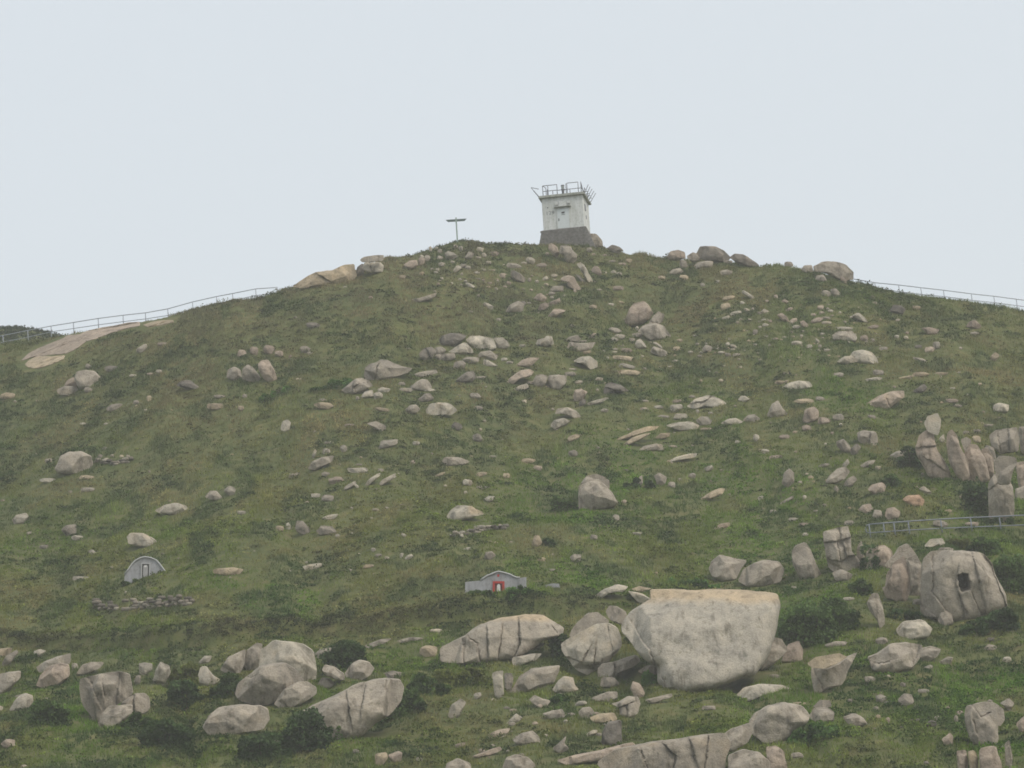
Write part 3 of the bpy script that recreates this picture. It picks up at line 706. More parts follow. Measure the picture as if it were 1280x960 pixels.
g||1038,362 1045,360 1051,367 1047,371 1040,369
p||1013,402 1022,397 1030,398 1025,403 1015,405
p||1000,403 1005,401 1011,407 1008,411 1002,409
g|uc=.4;ln=.27|1040,419 1048,414 1065,413 1072,422 1070,428 1055,427 1042,425|grey-pink overhanging rock below the fence-end skyline boulder|the overhanging rock under the ridge
w|ln=.3|1065,395 1073,391 1081,397 1085,403 1080,404 1070,399
d||1112,389 1117,381 1127,382 1132,387 1128,394
p||1152,410 1162,409 1175,412 1170,418 1160,419
p|ln=.4|1207,409 1212,402 1219,400 1227,408 1222,412|pink cone-shaped rock on the right slope under the ridge fence
w|ln=.4|1062,447 1067,440 1077,438 1089,440 1096,447 1099,456 1085,456 1072,454|pale grey whale-headed boulder on the bench of the right slope|the whale-headed boulder
w|ln=.3|1045,453 1055,446 1065,445 1073,452 1060,456
w|ln=.3;k=.5|977,485 985,479 997,476 1012,477 1016,483 1005,487 980,488|low pale loaf slab left of and below the whale-headed boulder
g|ln=.27|283,473 284,462 293,459 300,462 303,474 292,477|left block of the three-block standing cluster, left upper slope
g|ln=.27|302,475 303,462 310,456 318,462 330,478 315,479|middle block of the three-block standing cluster, left upper slope
p|ln=.27|322,455 327,451 335,450 342,462 347,475 340,479 330,475 324,463|right block of the three-block standing cluster, left upper slope|the three-block cluster
d|k=.5|220,482 225,477 237,475 250,485 248,488 232,487
"""

# small stones: cx cy w h tilt colour
SMALL = """
61 576 10 6 0 g;60 601 24 7 0 w;108 597 22 6 0 t;110 613 19 6 0 w;97 673 17 7 0 w;288 614 14 14 -30 w;302 641 12 5 0 w;284 714 38 10 0 t;115 691 11 6 -30 w;55 684 12 5 0 g;38 667 10 4 0 g;270 509 24 9 0 t;301 511 9 7 0 t;275 496 17 5 0 g;306 496 7 6 0 g
10 495 22 9 0 t;110 488 12 8 0 g;110 458 8 7 0 g;140 461 24 8 0 d;143 510 24 9 10 g;170 503 8 6 0 g;186 498 8 8 0 t;105 530 12 4 0 w;132 530 6 3 0 w;97 538 7 3 0 t;131 561 7 4 0 g
125 571 8 5 0 g;133 575 6 5 0 g;148 578 6 5 0 g;152 571 6 4 0 w;160 571 6 4 0 w;140 570 6 4 0 g;44 568 6 3 0 p;88 615 6 3 0 g;3 626 6 4 0 p;100 723 22 6 0 w;157 741 4 3 0 w
177 436 17 9 30 g;203 431 14 6 0 p;166 470 10 4 0 g;188 468 10 4 0 p;199 465 8 5 0 g;302 443 12 10 0 p;318 440 12 12 0 p;336 437 14 12 0 p;349 442 12 8 0 p;363 446 5 5 0 p;382 437 16 9 0 g;388 442 10 4 0 w;391 407 18 8 0 d;369 397 6 3 0 g;375 474 12 3 0 w
527 327 10 10 0 p;527 321 6 5 0 w;534 323 9 9 0 g;538 312 5 8 0 w;546 311 7 5 0 w;550 314 6 6 0 g;550 323 8 6 0 g;552 331 9 6 0 g;566 328 6 4 0 w;569 309 6 6 30 g;576 311 6 7 20 w;600 312 9 8 -20 w;605 319 8 6 0 g;618 318 12 7 0 p;598 322 8 3 0 g;611 328 8 4 0 w;571 337 12 7 45 w;579 333 9 6 0 g;585 335 8 6 0 g;547 337 5 4 0 w;545 341 7 3 0 w
527 342 6 5 0 t;552 349 5 4 0 w;548 356 5 5 0 p;503 347 9 6 0 t;596 341 9 4 0 w;597 349 8 3 0 g;575 350 6 3 0 w;582 352 5 3 0 w;588 357 13 5 -25 w;604 351 5 4 0 p;612 355 7 4 0 p;610 359 8 3 0 t;620 362 5 4 0 w;628 345 9 8 -10 p;636 354 6 5 -30 p;631 359 6 3 0 p;647 347 22 11 -30 g;642 333 22 7 -10 g;598 370 4 5 0 g;610 383 14 8 -25 w;588 390 6 3 0 w;607 391 4 2 0 g;623 400 8 4 0 g;654 379 8 6 0 d
463 372 6 4 0 p;431 359 5 2 0 w;684 318 6 4 0 p;663 326 12 8 -20 w;655 329 9 4 0 g;677 332 14 6 0 p;737 313 8 7 0 g;742 318 5 3 0 p;756 319 6 3 0 p;786 326 9 6 0 t;765 327 10 3 0 g;778 330 12 4 0 p;767 340 7 4 0 w;774 342 8 4 0 w;757 341 4 3 0 w;693 345 8 5 0 w;682 349 8 5 20 w;683 356 7 4 0 w;671 353 6 4 0 w;662 351 5 5 0 g;749 363 8 3 0 w;773 360 15 6 0 p;690 367 9 5 0 g;690 372 5 4 0 w;661 379 6 3 0 w
715 408 7 4 0 g;741 384 11 6 0 t;764 381 8 4 0 w;777 378 8 3 -20 t;796 411 5 6 0 w;797 419 14 6 0 g;790 425 9 5 0 g;823 432 16 4 -35 w;774 421 16 7 0 g;768 425 10 5 -15 w;776 432 9 3 0 w;783 438 14 7 0 p;768 437 10 3 0 g;768 441 7 3 0 w;779 448 26 7 -4 t;783 458 22 6 -8 w;786 466 28 7 0 t;749 474 10 5 0 w;716 462 11 3 0 w
741 420 11 5 35 p;727 427 18 3 5 g;733 441 14 4 10 t;713 468 14 7 0 g;724 478 13 6 0 w;653 433 9 4 0 w;663 479 10 4 0 g;630 450 9 5 0 w;637 454 9 4 0 w;548 447 12 7 0 g;601 472 14 3 5 g;598 511 11 6 0 g;655 502 8 5 0 w;574 495 5 2 0 w;447 498 5 6 0 g;508 488 18 6 0 w;537 488 15 4 0 w;478 512 20 5 -8 t;405 508 24 9 -5 t;403 501 10 5 0 g;510 436 7 3 0 w;502 480 10 5 0 g
357 533 13 15 0 w;437 532 14 4 0 p;520 555 10 6 0 w;571 533 16 10 -10 d;597 548 13 10 -30 g;616 571 10 3 0 w;516 578 7 5 0 p;430 561 10 9 20 w;411 554 15 4 0 w;408 565 10 9 0 w;393 568 5 12 -15 w;447 588 28 7 0 w;448 581 9 3 0 g;476 588 9 5 0 g;407 593 11 6 0 g;420 601 23 9 10 p;438 607 20 5 30 w;446 609 7 4 -40 w;466 600 24 6 38 w;485 600 26 7 32 w;395 620 15 6 0 w;410 623 17 9 0 g;384 628 5 4 0 w;367 594 16 5 15 g;549 594 16 3 20 t;602 593 16 6 8 t;584 604 13 9 0 w;603 610 18 4 0 g;582 616 5 4 0 w;557 608 5 3 0 w;633 595 9 7 0 t
470 638 10 4 0 w;484 635 5 3 0 w;413 647 21 7 12 w;350 661 11 8 0 t;360 659 7 10 0 w;422 670 6 5 0 w;394 709 32 8 5 w;437 713 6 4 0 w;460 709 15 5 10 t;467 688 7 5 0 w;473 695 9 5 0 g;484 698 6 4 0 w;502 695 5 7 0 w;511 697 11 6 25 w;505 670 8 4 -30 w;600 659 15 5 0 w;614 659 15 5 0 w;564 669 4 3 0 w;572 667 8 5 0 w;577 670 6 4 0 w;597 666 10 4 0 g;587 663 6 4 0 g;625 657 5 4 0 g;584 687 10 4 10 w
728 504 12 7 30 d;766 490 8 6 0 w;756 513 10 5 0 g;717 548 18 8 20 t;717 567 13 9 0 g;661 576 18 6 0 t;672 586 14 7 0 p;780 627 8 5 0 p;812 605 12 10 0 g;840 606 10 9 0 g;805 512 14 6 0 p;823 509 13 5 0 w;865 496 9 4 0 g;846 502 14 5 8 p;806 502 8 3 0 g;872 515 5 5 0 w;888 517 7 3 0 w;830 521 20 4 0 g;884 537 18 5 0 t;945 547 8 10 -30 w;922 553 8 4 0 w;956 564 12 5 0 w;841 558 12 3 0 w;886 586 13 6 25 w;865 595 10 7 0 g;850 600 5 4 0 w;890 602 6 4 0 p;951 623 9 5 20 w;795 667 18 4 5 w;770 647 9 9 0 g;750 658 5 6 0 t;742 672 11 7 0 g;677 700 11 5 0 t;691 713 10 4 0 g;820 716 8 3 0 t
911 373 16 6 8 t;907 383 15 9 3 t;935 369 19 5 -32 w;928 379 6 4 0 w;934 388 10 4 -20 w;941 386 5 4 0 g;920 392 15 5 15 w;908 398 11 5 15 w;926 400 6 3 0 w;922 404 5 4 0 w;937 400 6 3 0 g;957 401 12 4 0 w;963 402 5 4 0 p;957 407 9 4 0 w;950 409 5 3 0 w;982 378 11 5 -25 p;987 387 12 5 20 p;992 401 11 6 20 p;996 409 11 6 0 w;944 415 7 8 0 g;958 421 5 3 0 w;970 424 7 3 0 p;980 422 6 2 0 w;962 432 4 5 0 w;910 430 6 5 0 w;917 433 10 4 -20 w;916 437 7 3 0 w;902 441 10 4 0 w;910 444 9 5 0 g;921 444 10 5 0 g;872 430 5 3 0 w;875 445 8 3 0 g;863 441 7 4 0 w;846 436 11 6 0 t;850 426 9 4 0 t;845 451 10 3 0 w;879 357 6 4 0 w;855 347 11 7 0 t;827 347 10 5 0 t;910 328 12 5 0 g;908 341 16 8 0 g;897 352 6 4 0 w;878 356 7 4 0 w;838 459 9 3 0 w
986 330 12 8 0 g;1054 350 11 6 -35 p;1033 367 15 8 -15 g;970 371 5 6 0 p;1026 385 9 6 0 p;1027 391 8 4 0 p;1038 389 7 4 0 w;1050 391 4 3 0 w;1033 398 12 4 0 g;1033 404 16 4 0 w;1017 394 7 4 0 p;1055 411 24 4 0 w;1080 423 12 8 0 p;1091 426 7 5 0 w;1028 418 6 3 0 w;1022 426 8 4 -40 w;996 429 16 6 0 w;1012 434 8 6 0 w;1034 438 9 4 0 w;1025 433 5 5 0 g;1002 420 5 4 0 w;1092 409 16 5 8 p;1091 372 6 4 -30 p;1094 379 6 4 0 w;1145 385 12 6 0 t;1122 400 6 4 0 g;1134 416 6 4 0 p;1121 421 6 5 0 w;1133 422 7 5 0 w;1171 432 10 10 0 w;1162 438 14 8 0 p;1150 450 20 5 -15 g;1104 436 12 6 0 g;1148 434 10 5 0 d;1201 436 5 4 0 w;1218 417 12 4 0 g;1244 446 10 12 -40 t;1098 466 14 8 0 g;1093 475 22 5 5 w;1048 469 14 7 0 g;976 478 16 5 0 t;1150 468 24 6 0 t;1177 468 24 5 0 t;1133 472 18 3 8 t;1199 466 5 2 0 w
1005 502 26 7 0 t;1008 535 14 8 0 p;1030 526 18 9 0 p;1048 522 16 9 0 w;980 547 16 6 0 p;970 572 18 6 0 p;1190 501 18 6 0 p;1196 507 14 4 0 g;1191 486 8 3 0 w;1251 510 22 14 0 w;1025 499 13 6 0 g;1090 521 12 5 -15 g;967 640 10 5 0 w;992 650 13 5 0 w;1004 656 14 5 0 p;1007 668 10 5 0 w;985 625 22 4 30 g;1020 640 8 3 0 w;1013 597 8 5 0 t;1030 582 16 4 15 g;1098 585 9 5 0 w;1062 655 14 8 0 g;1000 603 6 4 0 g;1006 622 6 5 0 w;1185 639 10 4 0 t;1222 620 12 4 0 g;1237 533 14 4 0 g;1208 541 10 5 0 g;1221 539 10 4 0 g;1221 549 13 9 0 t;1062 749 16 5 0 w;992 735 8 4 0 w;968 846 12 6 0 g;886 886 20 6 0 g;1087 851 14 8 0 g;1165 905 12 9 0 d;997 945 18 8 0 g;1098 897 6 7 0 t;1110 900 7 7 0 p;1155 864 16 6 0 w;1238 811 17 8 0 g;1259 825 13 8 0 w;1161 835 14 5 15 w;1103 802 16 9 10 g;1063 877 8 5 0 g;597 870 11 8 15 w;740 917 16 6 25 w;172 850 9 14 -15 g;94 834 8 10 0 g;25 871 14 6 10 g;-2 886 12 8 0 w;30 959 9 6 0 w;524 950 8 7 0 g;575 932 14 6 10 p;640 905 10 5 0 g;617 875 6 5 0 w;726 880 16 6 10 w;700 868 8 4 0 g;714 893 10 4 0 g;1000 880 20 5 0 t;1182 688 20 7 0 g;1146 752 12 8 0 g;1110 846 8 4 0 w;1200 892 8 9 0 p
545 789 16 5 0 w;340 928 22 8 20 g;445 940 10 5 0 g;255 905 5 5 0 w;1195 900 6 10 0 g;1240 800 14 5 0 g;1215 655 18 5 0 p;1175 655 22 8 -10 g;930 742 22 5 0 p;900 738 16 4 0 p
"""

COLR = {'g': (.335, .295, .238), 'p': (.375, .305, .240), 't': (.410, .335, .232), 'w': (.430, .388, .312),
        'h': (.385, .352, .292), 'd': (.190, .170, .142), 'o': (.40, .27, .18)}
CNAME = {'g': 'grey', 'p': 'pinkish', 't': 'tan', 'w': 'pale', 'h': 'pale grey', 'd': 'dark grey', 'o': 'orange'}

ROCKS = []
for line in OUT.strip().splitlines():
    f = line.split('|')
    pts = np.array([[float(v) for v in p.split(',')] for p in f[2].split()])
    opt = {}
    for kv in f[1].split(';'):
        if '=' in kv:
            k_, v_ = kv.split('=', 1); opt[k_] = v_
    ROCKS.append(dict(col=f[0], opt=opt, pts=pts, label=f[3] if len(f) > 3 else None, short=f[4] if len(f) > 4 else None))
for item in SMALL.replace('\n', ';').split(';'):
    if not item.strip(): continue
    cx, cy, w_, h_, tl, cc = item.split()
    cx, cy, w_, h_, tl = map(float, (cx, cy, w_, h_, tl))
    n = random.choice((7, 8, 9, 10))
    ph = random.random() * 6.28
    th = np.linspace(0, 2 * np.pi, n, endpoint=False) + ph + np.array([random.uniform(-.22, .22) for _ in range(n)])
    rr = np.array([random.uniform(.80, 1.12) for _ in range(n)])
    e = 0.75
    x = np.sign(np.cos(th)) * np.abs(np.cos(th)) ** e * rr * w_ / 2
    y = np.sign(np.sin(th)) * np.abs(np.sin(th)) ** e * rr * h_ / 2
    a = R(tl)
    pts = np.stack([cx + x * math.cos(a) + y * math.sin(a), cy - x * math.sin(a) + y * math.cos(a)], 1)
    ROCKS.append(dict(col=cc, opt={}, pts=pts, label=None, short=None, tilt=tl))

for r in ROCKS:
    p = r['pts']; x, y = p[:, 0], p[:, 1]
    r['area'] = 0.5 * abs(np.dot(x, np.roll(y, 1)) - np.dot(y, np.roll(x, 1)))
    r['bb'] = (x.min(), y.min(), x.max(), y.max())
    r['cx'] = (x.min() + x.max()) / 2; r['cy'] = (y.min() + y.max()) / 2
ROCKS.sort(key=lambda r: -r['area'])

def resample(p, n):
    q = np.vstack([p, p[:1]])
    # soften corners once (Chaikin) so facets stay but points are not knife-sharp
    a = q[:-1] * .90 + q[1:] * .10; b_ = q[:-1] * .10 + q[1:] * .90
    q = np.stack([a, b_], 1).reshape(-1, 2); q = np.vstack([q, q[:1]])
    L = np.concatenate([[0], np.cumsum(np.linalg.norm(np.diff(q, axis=0), axis=1))])
    t_ = np.linspace(0, L[-1], n, endpoint=False)
    return np.stack([np.interp(t_, L, q[:, 0]), np.interp(t_, L, q[:, 1])], 1)

def seg_dist(P, a, b_):
    ab = b_ - a
    t_ = np.clip(((P - a) @ ab) / max(ab @ ab, 1e-9), 0, 1)
    return np.linalg.norm(P - (a + t_[:, None] * ab), axis=1)

FOOT = []    # rock footprints on the ground: x, y, rx, ry

def rock_mesh(r, seed):
    """a closed weathered block; returns verts relative to its anchor, faces, colours, anchor"""
    o = r['opt']
    x0, y0, x1, y1 = r['bb']
    pw, ph_ = x1 - x0, y1 - y0
    big = max(pw, ph_)
    base_row = float(o['a']) if 'a' in o else y1 - 0.04 * ph_
    botx = r['pts'][np.argmax(r['pts'][:, 1]), 0]
    ax = 0.5 * (r['cx'] + botx)
    hit = cast([ax], [base_row])[0]
    f0 = (hit - CAM) @ Fw
    mpp = f0 / FPX
    k_ = float(o.get('k', 0.62))
    T = k_ * min(pw, ph_ * 1.7) * mpp * (0.62 if pw > 2 * ph_ else 0.72)
    T = max(T, 0.10)
    if pw > 2.2 * ph_: T = max(T, 0.55 * ph_ * mpp)
    if 'sh' in o: T = 0.3
    f = f0 + 0.36 * T if 'a' not in o else f0 + 0.3 * T
    mpp = f / FPX
    N = int(np.clip(big * 2.0, 20, 340)); M = int(np.clip(big * 0.6, 6, 84))
    if 'sh' in o: N, M = 90, 9
    c2 = np.array([r['cx'], 0.5 * (y0 + y1)])
    # centroid as the star centre
    pts = r['pts']
    c2 = pts.mean(0) * 0.5 + c2 * 0.5
    ol = resample(pts, N)
    rs = np.random.default_rng(seed)
    ss = np.sin(np.linspace(0, 1, M + 1)[1:] * np.pi / 2)     # 0..1, dense near the rim
    rings = []
    pw_ = float(o.get('fl', 3.2 if big < 26 else 4.6))
    for side in (-1, 1):
        for s in (ss[::-1] if side < 0 else ss):
            rings.append((side, s))
    # order: front centre -> rim -> back centre
    front = [(-1, s) for s in ss]
    back = [(1, s) for s in ss[:-1][::-1]]
    V2 = []; DP = []
    for side, s in front + back:
        V2.append(c2 + s * (ol - c2))
        d_ = (1 - s ** pw_) ** (1 / 2.2)
        DP.append(np.full(N, side * d_))
    V2 = np.vstack([c2[None]] + V2 + [c2[None]])
    DP = np.concatenate([[-1.0], np.concatenate(DP), [1.0]])
    X = (V2[:, 0] - ax) * mpp; Y = -(V2[:, 1] - base_row) * mpp
    H = ph_ * mpp; W = pw * mpp
    yrel = (y1 - V2[:, 1]) / ph_
    D = np.where(DP < 0, DP * .62, DP * 1.3) * T
    if 'sh' not in o:
        uc = float(o.get('uc', .22))
        D = np.where(DP < 0, D * (1 - uc * np.clip((0.55 - yrel) / 0.5, 0, 1) ** 0.8), D)
    D = D * (1 + rs.uniform(-.35, .35) * (V2[:, 0] - r['cx']) / pw * 2)
    ln = float(o.get('ln', 0.4))
    D = D + ln * (yrel - 0.4) * min(H, 2.5 * T) * (1.15 if ln > 0.1 else 1)

    if 'sh' in o:
        hitP = cast(V2[:, 0], V2[:, 1])
        dep = (hitP - CAM) @ Fw
        D = dep - f - np.where(DP < 0, 0.45 * (-DP) ** .6, -0.5)
        D = D + 0.15 * noise3(np.stack([X, Y * 3, D], 1) * .8, seed)
    RIM = D * 0 + ln * (yrel - 0.4) * min(H, 2.5 * T)
    P = np.stack([X, D, Y], 1)
    # facets: planes cutting the bulging front
    ctr = np.array([(r['cx'] - ax) * mpp, 0, H / 2])
    nf = int(o.get('nf', 6 if big < 40 else 9))
    for _ in range(nf if 'sh' not in o else 0):
        n_ = np.array([rs.normal(0, .75), -1.0 * rs.uniform(.35, 1), rs.normal(0.5, .5)]); n_ /= np.linalg.norm(n_)
        h_ = (P - ctr) @ n_
        lim = h_.max() * rs.uniform(.62, .9)
        ex = np.clip(h_ - lim, 0, None)
        back_by = ex / max(-n_[1], .25)
        room = np.clip(RIM - P[:, 1], 0, None)
        P[:, 1] += np.where(DP < 0, np.minimum(back_by, room * .96), 0)
    # weathering
    sz = min(W, H)
    am = 0.07 * sz
    q = P / max(sz, .3)
    dn = noise3(q * 2.1 + seed % 97, seed) * am + noise3(q * 5.3 + seed % 31, seed + 3) * am * 0.45
    nrm = P - ctr; nrm[:, 0] /= max(W, .1); nrm[:, 1] /= max(T * 2, .1); nrm[:, 2] /= max(H, .1)
    nrm /= np.linalg.norm(nrm, axis=1)[:, None] + 1e-6
    nrm[:, 0] *= .45; nrm[:, 2] *= .45
    P = P + nrm * dn[:, None]
    if sz > 1.2 and 'sh' not in o:
        P = P + nrm * (noise3(P * 2.4, seed + 8) * 0.05)[:, None]
    # joints and cracks
    for pl in (o['c'].split(':') if 'c' in o else []):
        cp = np.array([[float(v) for v in s_.split(',')] for s_ in pl.split()])
        dd = np.full(len(P), 1e9)
        jit = V2 + np.stack([fbm(V2[:, 1] / 4., V2[:, 0] / 9., seed), fbm(V2[:, 0] / 4., V2[:, 1] / 9., seed + 1)], 1) * 1.2
        side = np.zeros(len(P))
        for a_, b_ in zip(cp[:-1], cp[1:]):
            d1 = seg_dist(jit, a_, b_); up_ = d1 < dd
            side = np.where(up_, np.sign((b_[0] - a_[0]) * (jit[:, 1] - a_[1]) - (b_[1] - a_[1]) * (jit[:, 0] - a_[0])), side)
            dd = np.where(up_, d1, dd)
        P[:, 1] += np.where(DP < 0, side * min(.10, T * .15) * np.exp(-(dd / 9.0) ** 2) * rs.choice([-1, 1]), 0)
        P[:, 1] += np.where(DP < 0, np.exp(-(dd / ((0.45 + .5 * vnoise(V2[:, 1] / 7., V2[:, 0] / 7., seed + 2)) if big > 60 else .8)) ** 2) * min(0.19, T * 0.35) * (.25 + 1.1 * vnoise(V2[:, 0] / 11., V2[:, 1] / 9., seed + 4)), 0)
    if 'hole' in o:
        hx, hy, hrx, hry = [float(v) for v in o['hole'].split(',')]
        rr = (np.abs((V2[:, 0] - hx - (V2[:, 1] - hy) * .22) / hrx) ** 3 + np.abs((V2[:, 1] - hy + (V2[:, 0] - hx) * .3) / hry) ** 3) ** (1 / 3) + 0.22 * fbm(V2[:, 0] / 4, V2[:, 1] / 4, 7)
        P[:, 1] += np.where(DP < 0, np.clip((1.15 - rr) / 0.3, 0, 1) * min(2.2, T * 1.3), 0)
    # to world axes about the anchor
    A = hit
    fw = (A - CAM) / f0
    basep = CAM + (A - CAM) * (f / f0)
    Vw = basep + P[:, 0:1] * Rt + P[:, 1:2] * Fw + P[:, 2:3] * Up
    if 'sh' in o:
        dirs = ray(V2[:, 0], V2[:, 1]); Vw = CAM + dirs * (f + P[:, 1])[:, None]
    # hold the centre plane on its sight lines: depth changes of P are along Fw, small against the distance
    base = np.array(COLR[r['col']]) * (rs.uniform(.88, 1.10) if big > 26 else rs.uniform(.68, 1.04))
    col = np.tile(base, (len(P), 1))
    nz = noise3(P * 1.1 + 5, seed + 20)
    if o.get('st'):
        och = np.array([.47, .365, .235])
        if r['col'] == 'w': mk = np.clip((V2[:, 0] - r['cx']) / pw * 5 + nz * .5, 0, 1) * np.clip((yrel - .3) * 4, 0, 1)
        else: mk = np.clip((yrel - 0.84 + nz * 0.035) * 12, 0, 1)
        col = col * (1 - .8 * mk[:, None]) + och * .8 * mk[:, None]
    elif r['col'] in 'tw' or k_ == .5:
        mk = np.clip(nz * 1.3 - .2, 0, 1) * .35
        col = col * (1 - mk[:, None]) + np.array([.46, .34, .20]) * mk[:, None]
    # faces
    nr = len(front) + len(back)
    F = []
    i0 = 1
    k = np.arange(N); k2 = (k + 1) % N
    F.append(np.stack([np.zeros(N, int), i0 + k2, i0 + k, i0 + k], 1))
    for j in range(nr - 1):
        a_ = 1 + j * N
        F.append(np.stack([a_ + k, a_ + k2, a_ + N + k2, a_ + N + k], 1))
    last = 1 + nr * N
    a_ = 1 + (nr - 1) * N
    F.append(np.stack([np.full(N, last), a_ + k, a_ + k2, a_ + k2], 1))
    gx = Vw[:, 0]; gy = Vw[:, 1]
    if 'sh' in o:
        for j in range(0, len(Vw), 7): FOOT.append((gx[j], gy[j], 0.7, 0.9, 0.2))
    else: FOOT.append(((gx.min() + gx.max()) / 2, hit[1] + T * 0.7, (gx.max() - gx.min()) / 2, T * 0.9, H))
    return Vw - A, F, col, A

def link_rock(name, Vw, F, col, A):
    # cap fans are triangles: write polygons with mixed sizes
    me = bpy.data.meshes.new(name)
    tri = np.vstack([F[0][:, :3], F[-1][:, :3]]); quad = np.vstack(F[1:-1])
    # F rows wind so that normals point outward
    me.vertices.add(len(Vw)); me.vertices.foreach_set('co', Vw.astype(np.float32).ravel())
    li = np.concatenate([tri.ravel(), quad.ravel()]).astype(np.int32)
    me.loops.add(len(li)); me.loops.foreach_set('vertex_index', li)
    st = np.concatenate([np.arange(len(tri)) * 3, len(tri) * 3 + np.arange(len(quad)) * 4]).astype(np.int32)
    me.polygons.add(len(st)); me.polygons.foreach_set('loop_start', st)
    me.polygons.foreach_set('use_smooth', np.ones(len(st), bool))
    me.update(calc_edges=True)
    a = me.color_attributes.new('tint', 'FLOAT_COLOR', 'POINT')
    c4 = np.ones((len(Vw), 4), np.float32); c4[:, :3] = col
    a.data.foreach_set('color', c4.ravel())
    me.materials.append(GRANITE)
    o = bpy.data.objects.new(name, me); C.objects.link(o); o.location = A
    return o

# which rocks stand alone as objects, and what each one's label says
SINGLE = ROCKS[:298]
REST = ROCKS[298:]
EXTRA_MARKS = [('the summit hut', 709, 275), ('the signpost', 571, 290), ('the dome-shaped grave', 181, 711), ('the red-framed grave', 622, 730),
               ("the lower railing's left end", 1088, 661)]
marks = [(r['short'], r['cx'], r['cy']) for r in SINGLE if r['short']] + EXTRA_MARKS
DIRS = ['right of', 'up right from', 'above', 'up left from', 'left of', 'down left from', 'below', 'down right from']
sect = {}
for r in SINGLE:
    if r['label']: continue
    best = min(marks, key=lambda m_: math.hypot(m_[1] - r['cx'], (m_[2] - r['cy']) * 1.3))
    a_ = math.degrees(math.atan2(best[2] - r['cy'], r['cx'] - best[1])) % 360
    k_ = int(((a_ + 22.5) % 360) // 45)
    r['d'] = math.hypot(best[1] - r['cx'], best[2] - r['cy'])
    sect.setdefault((best[0], k_), []).append(r)
ORD = ['nearest', 'second', 'third', 'fourth', 'fifth', 'sixth', 'seventh', 'eighth', 'ninth', 'tenth', 'eleventh', 'twelfth', 'thirteenth', 'fourteenth', 'fifteenth', 'sixteenth', 'seventeenth', 'eighteenth']
def shape_word(r):
    p = r['pts'] - r['pts'].mean(0)
    ev, evec = np.linalg.eigh(p.T @ p)
    el = math.sqrt(ev[1] / max(ev[0], 1e-6))
    an = math.degrees(math.atan2(-evec[1, 1], evec[0, 1])) % 180
    if el < 1.45: return 'rounded'
    if an < 18 or an > 162: return 'flat'
    if 65 < an < 115: return 'upright'
    return 'up-right slanting' if an < 90 else 'down-right slanting'
for (short, k_), rs_ in sect.items():
    rs_.sort(key=lambda r: r['d'])
    for i, r in enumerate(rs_):
        size = 'tiny' if r['area'] < 45 else 'small' if r['area'] < 110 else 'medium' if r['area'] < 320 else 'large'
        rank = ('' if len(rs_) == 1 else (ORD[i] + ' '))
        r['label'] = f"{size} {CNAME[r['col']]} {shape_word(r)} stone, {rank}{DIRS[k_]} {short}"
def kind_name(r):
    x0, y0, x1, y1 = r['bb']
    if r['area'] > 1000 and r['opt'].get('c'): return 'rock_outcrop', 'rock outcrop', 'bare granite outcrops on the slope'
    if shape_word(r) == 'flat' and (x1 - x0) > 2.3 * (y1 - y0): return 'rock_slab', 'rock slab', 'flat slabs lying on the slope'
    if r['area'] > 230: return 'boulder', 'boulder', 'granite boulders strewn over the hillside'
    return 'stone', 'stone', 'stones strewn over the hillside'
for i, r in enumerate(SINGLE):
    Vw, F, col, A = rock_mesh(r, 1000 + i * 13)
    nm, cat, grp = kind_name(r)
    tag(link_rock(nm, Vw, F, col, A), r['label'], cat, grp, 'thing')

# the remaining tiny stones, and rubble too small to count, as one object
aV, aF, aC = [], [], []
nn = 0
extra = []
def rubble(x0, x1, y0, y1, n, s0, s1, cols):
    for _ in range(n):
        cx = random.uniform(x0, x1); cy = random.uniform(y0, y1)
        w_ = random.uniform(s0, s1); h_ = w_ * random.uniform(.4, .8)
        th = np.linspace(0, 2 * np.pi, 7, endpoint=False)
        pts = np.stack([cx + np.cos(th) * w_ / 2 * (0.8 + .4 * rng.random(7)), cy + np.sin(th) * h_ / 2 * (.8 + .4 * rng.random(7))], 1)
        extra.append(dict(col=random.choice(cols), opt={}, pts=pts, bb=(pts[:, 0].min(), pts[:, 1].min(), pts[:, 0].max(), pts[:, 1].max()), cx=cx, cy=cy))
rubble(500, 640, 330, 365, 26, 2, 5, 'wgp')
rubble(650, 800, 340, 400, 22, 2, 5, 'wgp')
rubble(880, 1120, 375, 450, 90, 2, 5.5, 'wgpt')
rubble(740, 1000, 420, 470, 40, 2, 5, 'wgt')
rubble(600, 900, 470, 560, 30, 2, 5, 'wgt')
rubble(900, 1250, 470, 640, 45, 2, 6, 'wgpt')
rubble(360, 640, 520, 720, 40, 2, 5, 'wgt')
rubble(640, 1000, 560, 720, 24, 2, 5, 'wgt')
rubble(0, 360, 480, 760, 26, 2, 5, 'wgt')



rubble(600, 780, 870, 955, 26, 3, 9, 'wgp')
rubble(1060, 1280, 850, 955, 24, 3, 9, 'dgp')
rubble(0, 260, 850, 955, 10, 3, 8, 'wg')
for i, r in enumerate(REST + extra):
    Vw, F, col, A = rock_mesh(r, 9000 + i * 7)
    V = Vw + A
    quad = np.vstack([F[0], *F[1:-1], F[-1]])
    aV.append(V); aC.append(col)
    for f_ in (F[0][:, :3], F[-1][:, :3]): aF.append(('t', f_ + nn))
    aF.append(('q', np.vstack(F[1:-1]) + nn))
    nn += len(V)
V = np.vstack(aV); col = np.vstack(aC)
tri = np.vstack([f_ for k_, f_ in aF if k_ == 't']); quad = np.vstack([f_ for k_, f_ in aF if k_ == 'q'])
tag(link_rock('loose_rubble', V, [tri[:1], quad, tri[1:]] if False else [tri, quad, tri[:0]], col, np.zeros(3)),
    'tiny pale stones and rubble scattered all over the grassy slope', 'rubble', kind='stuff')

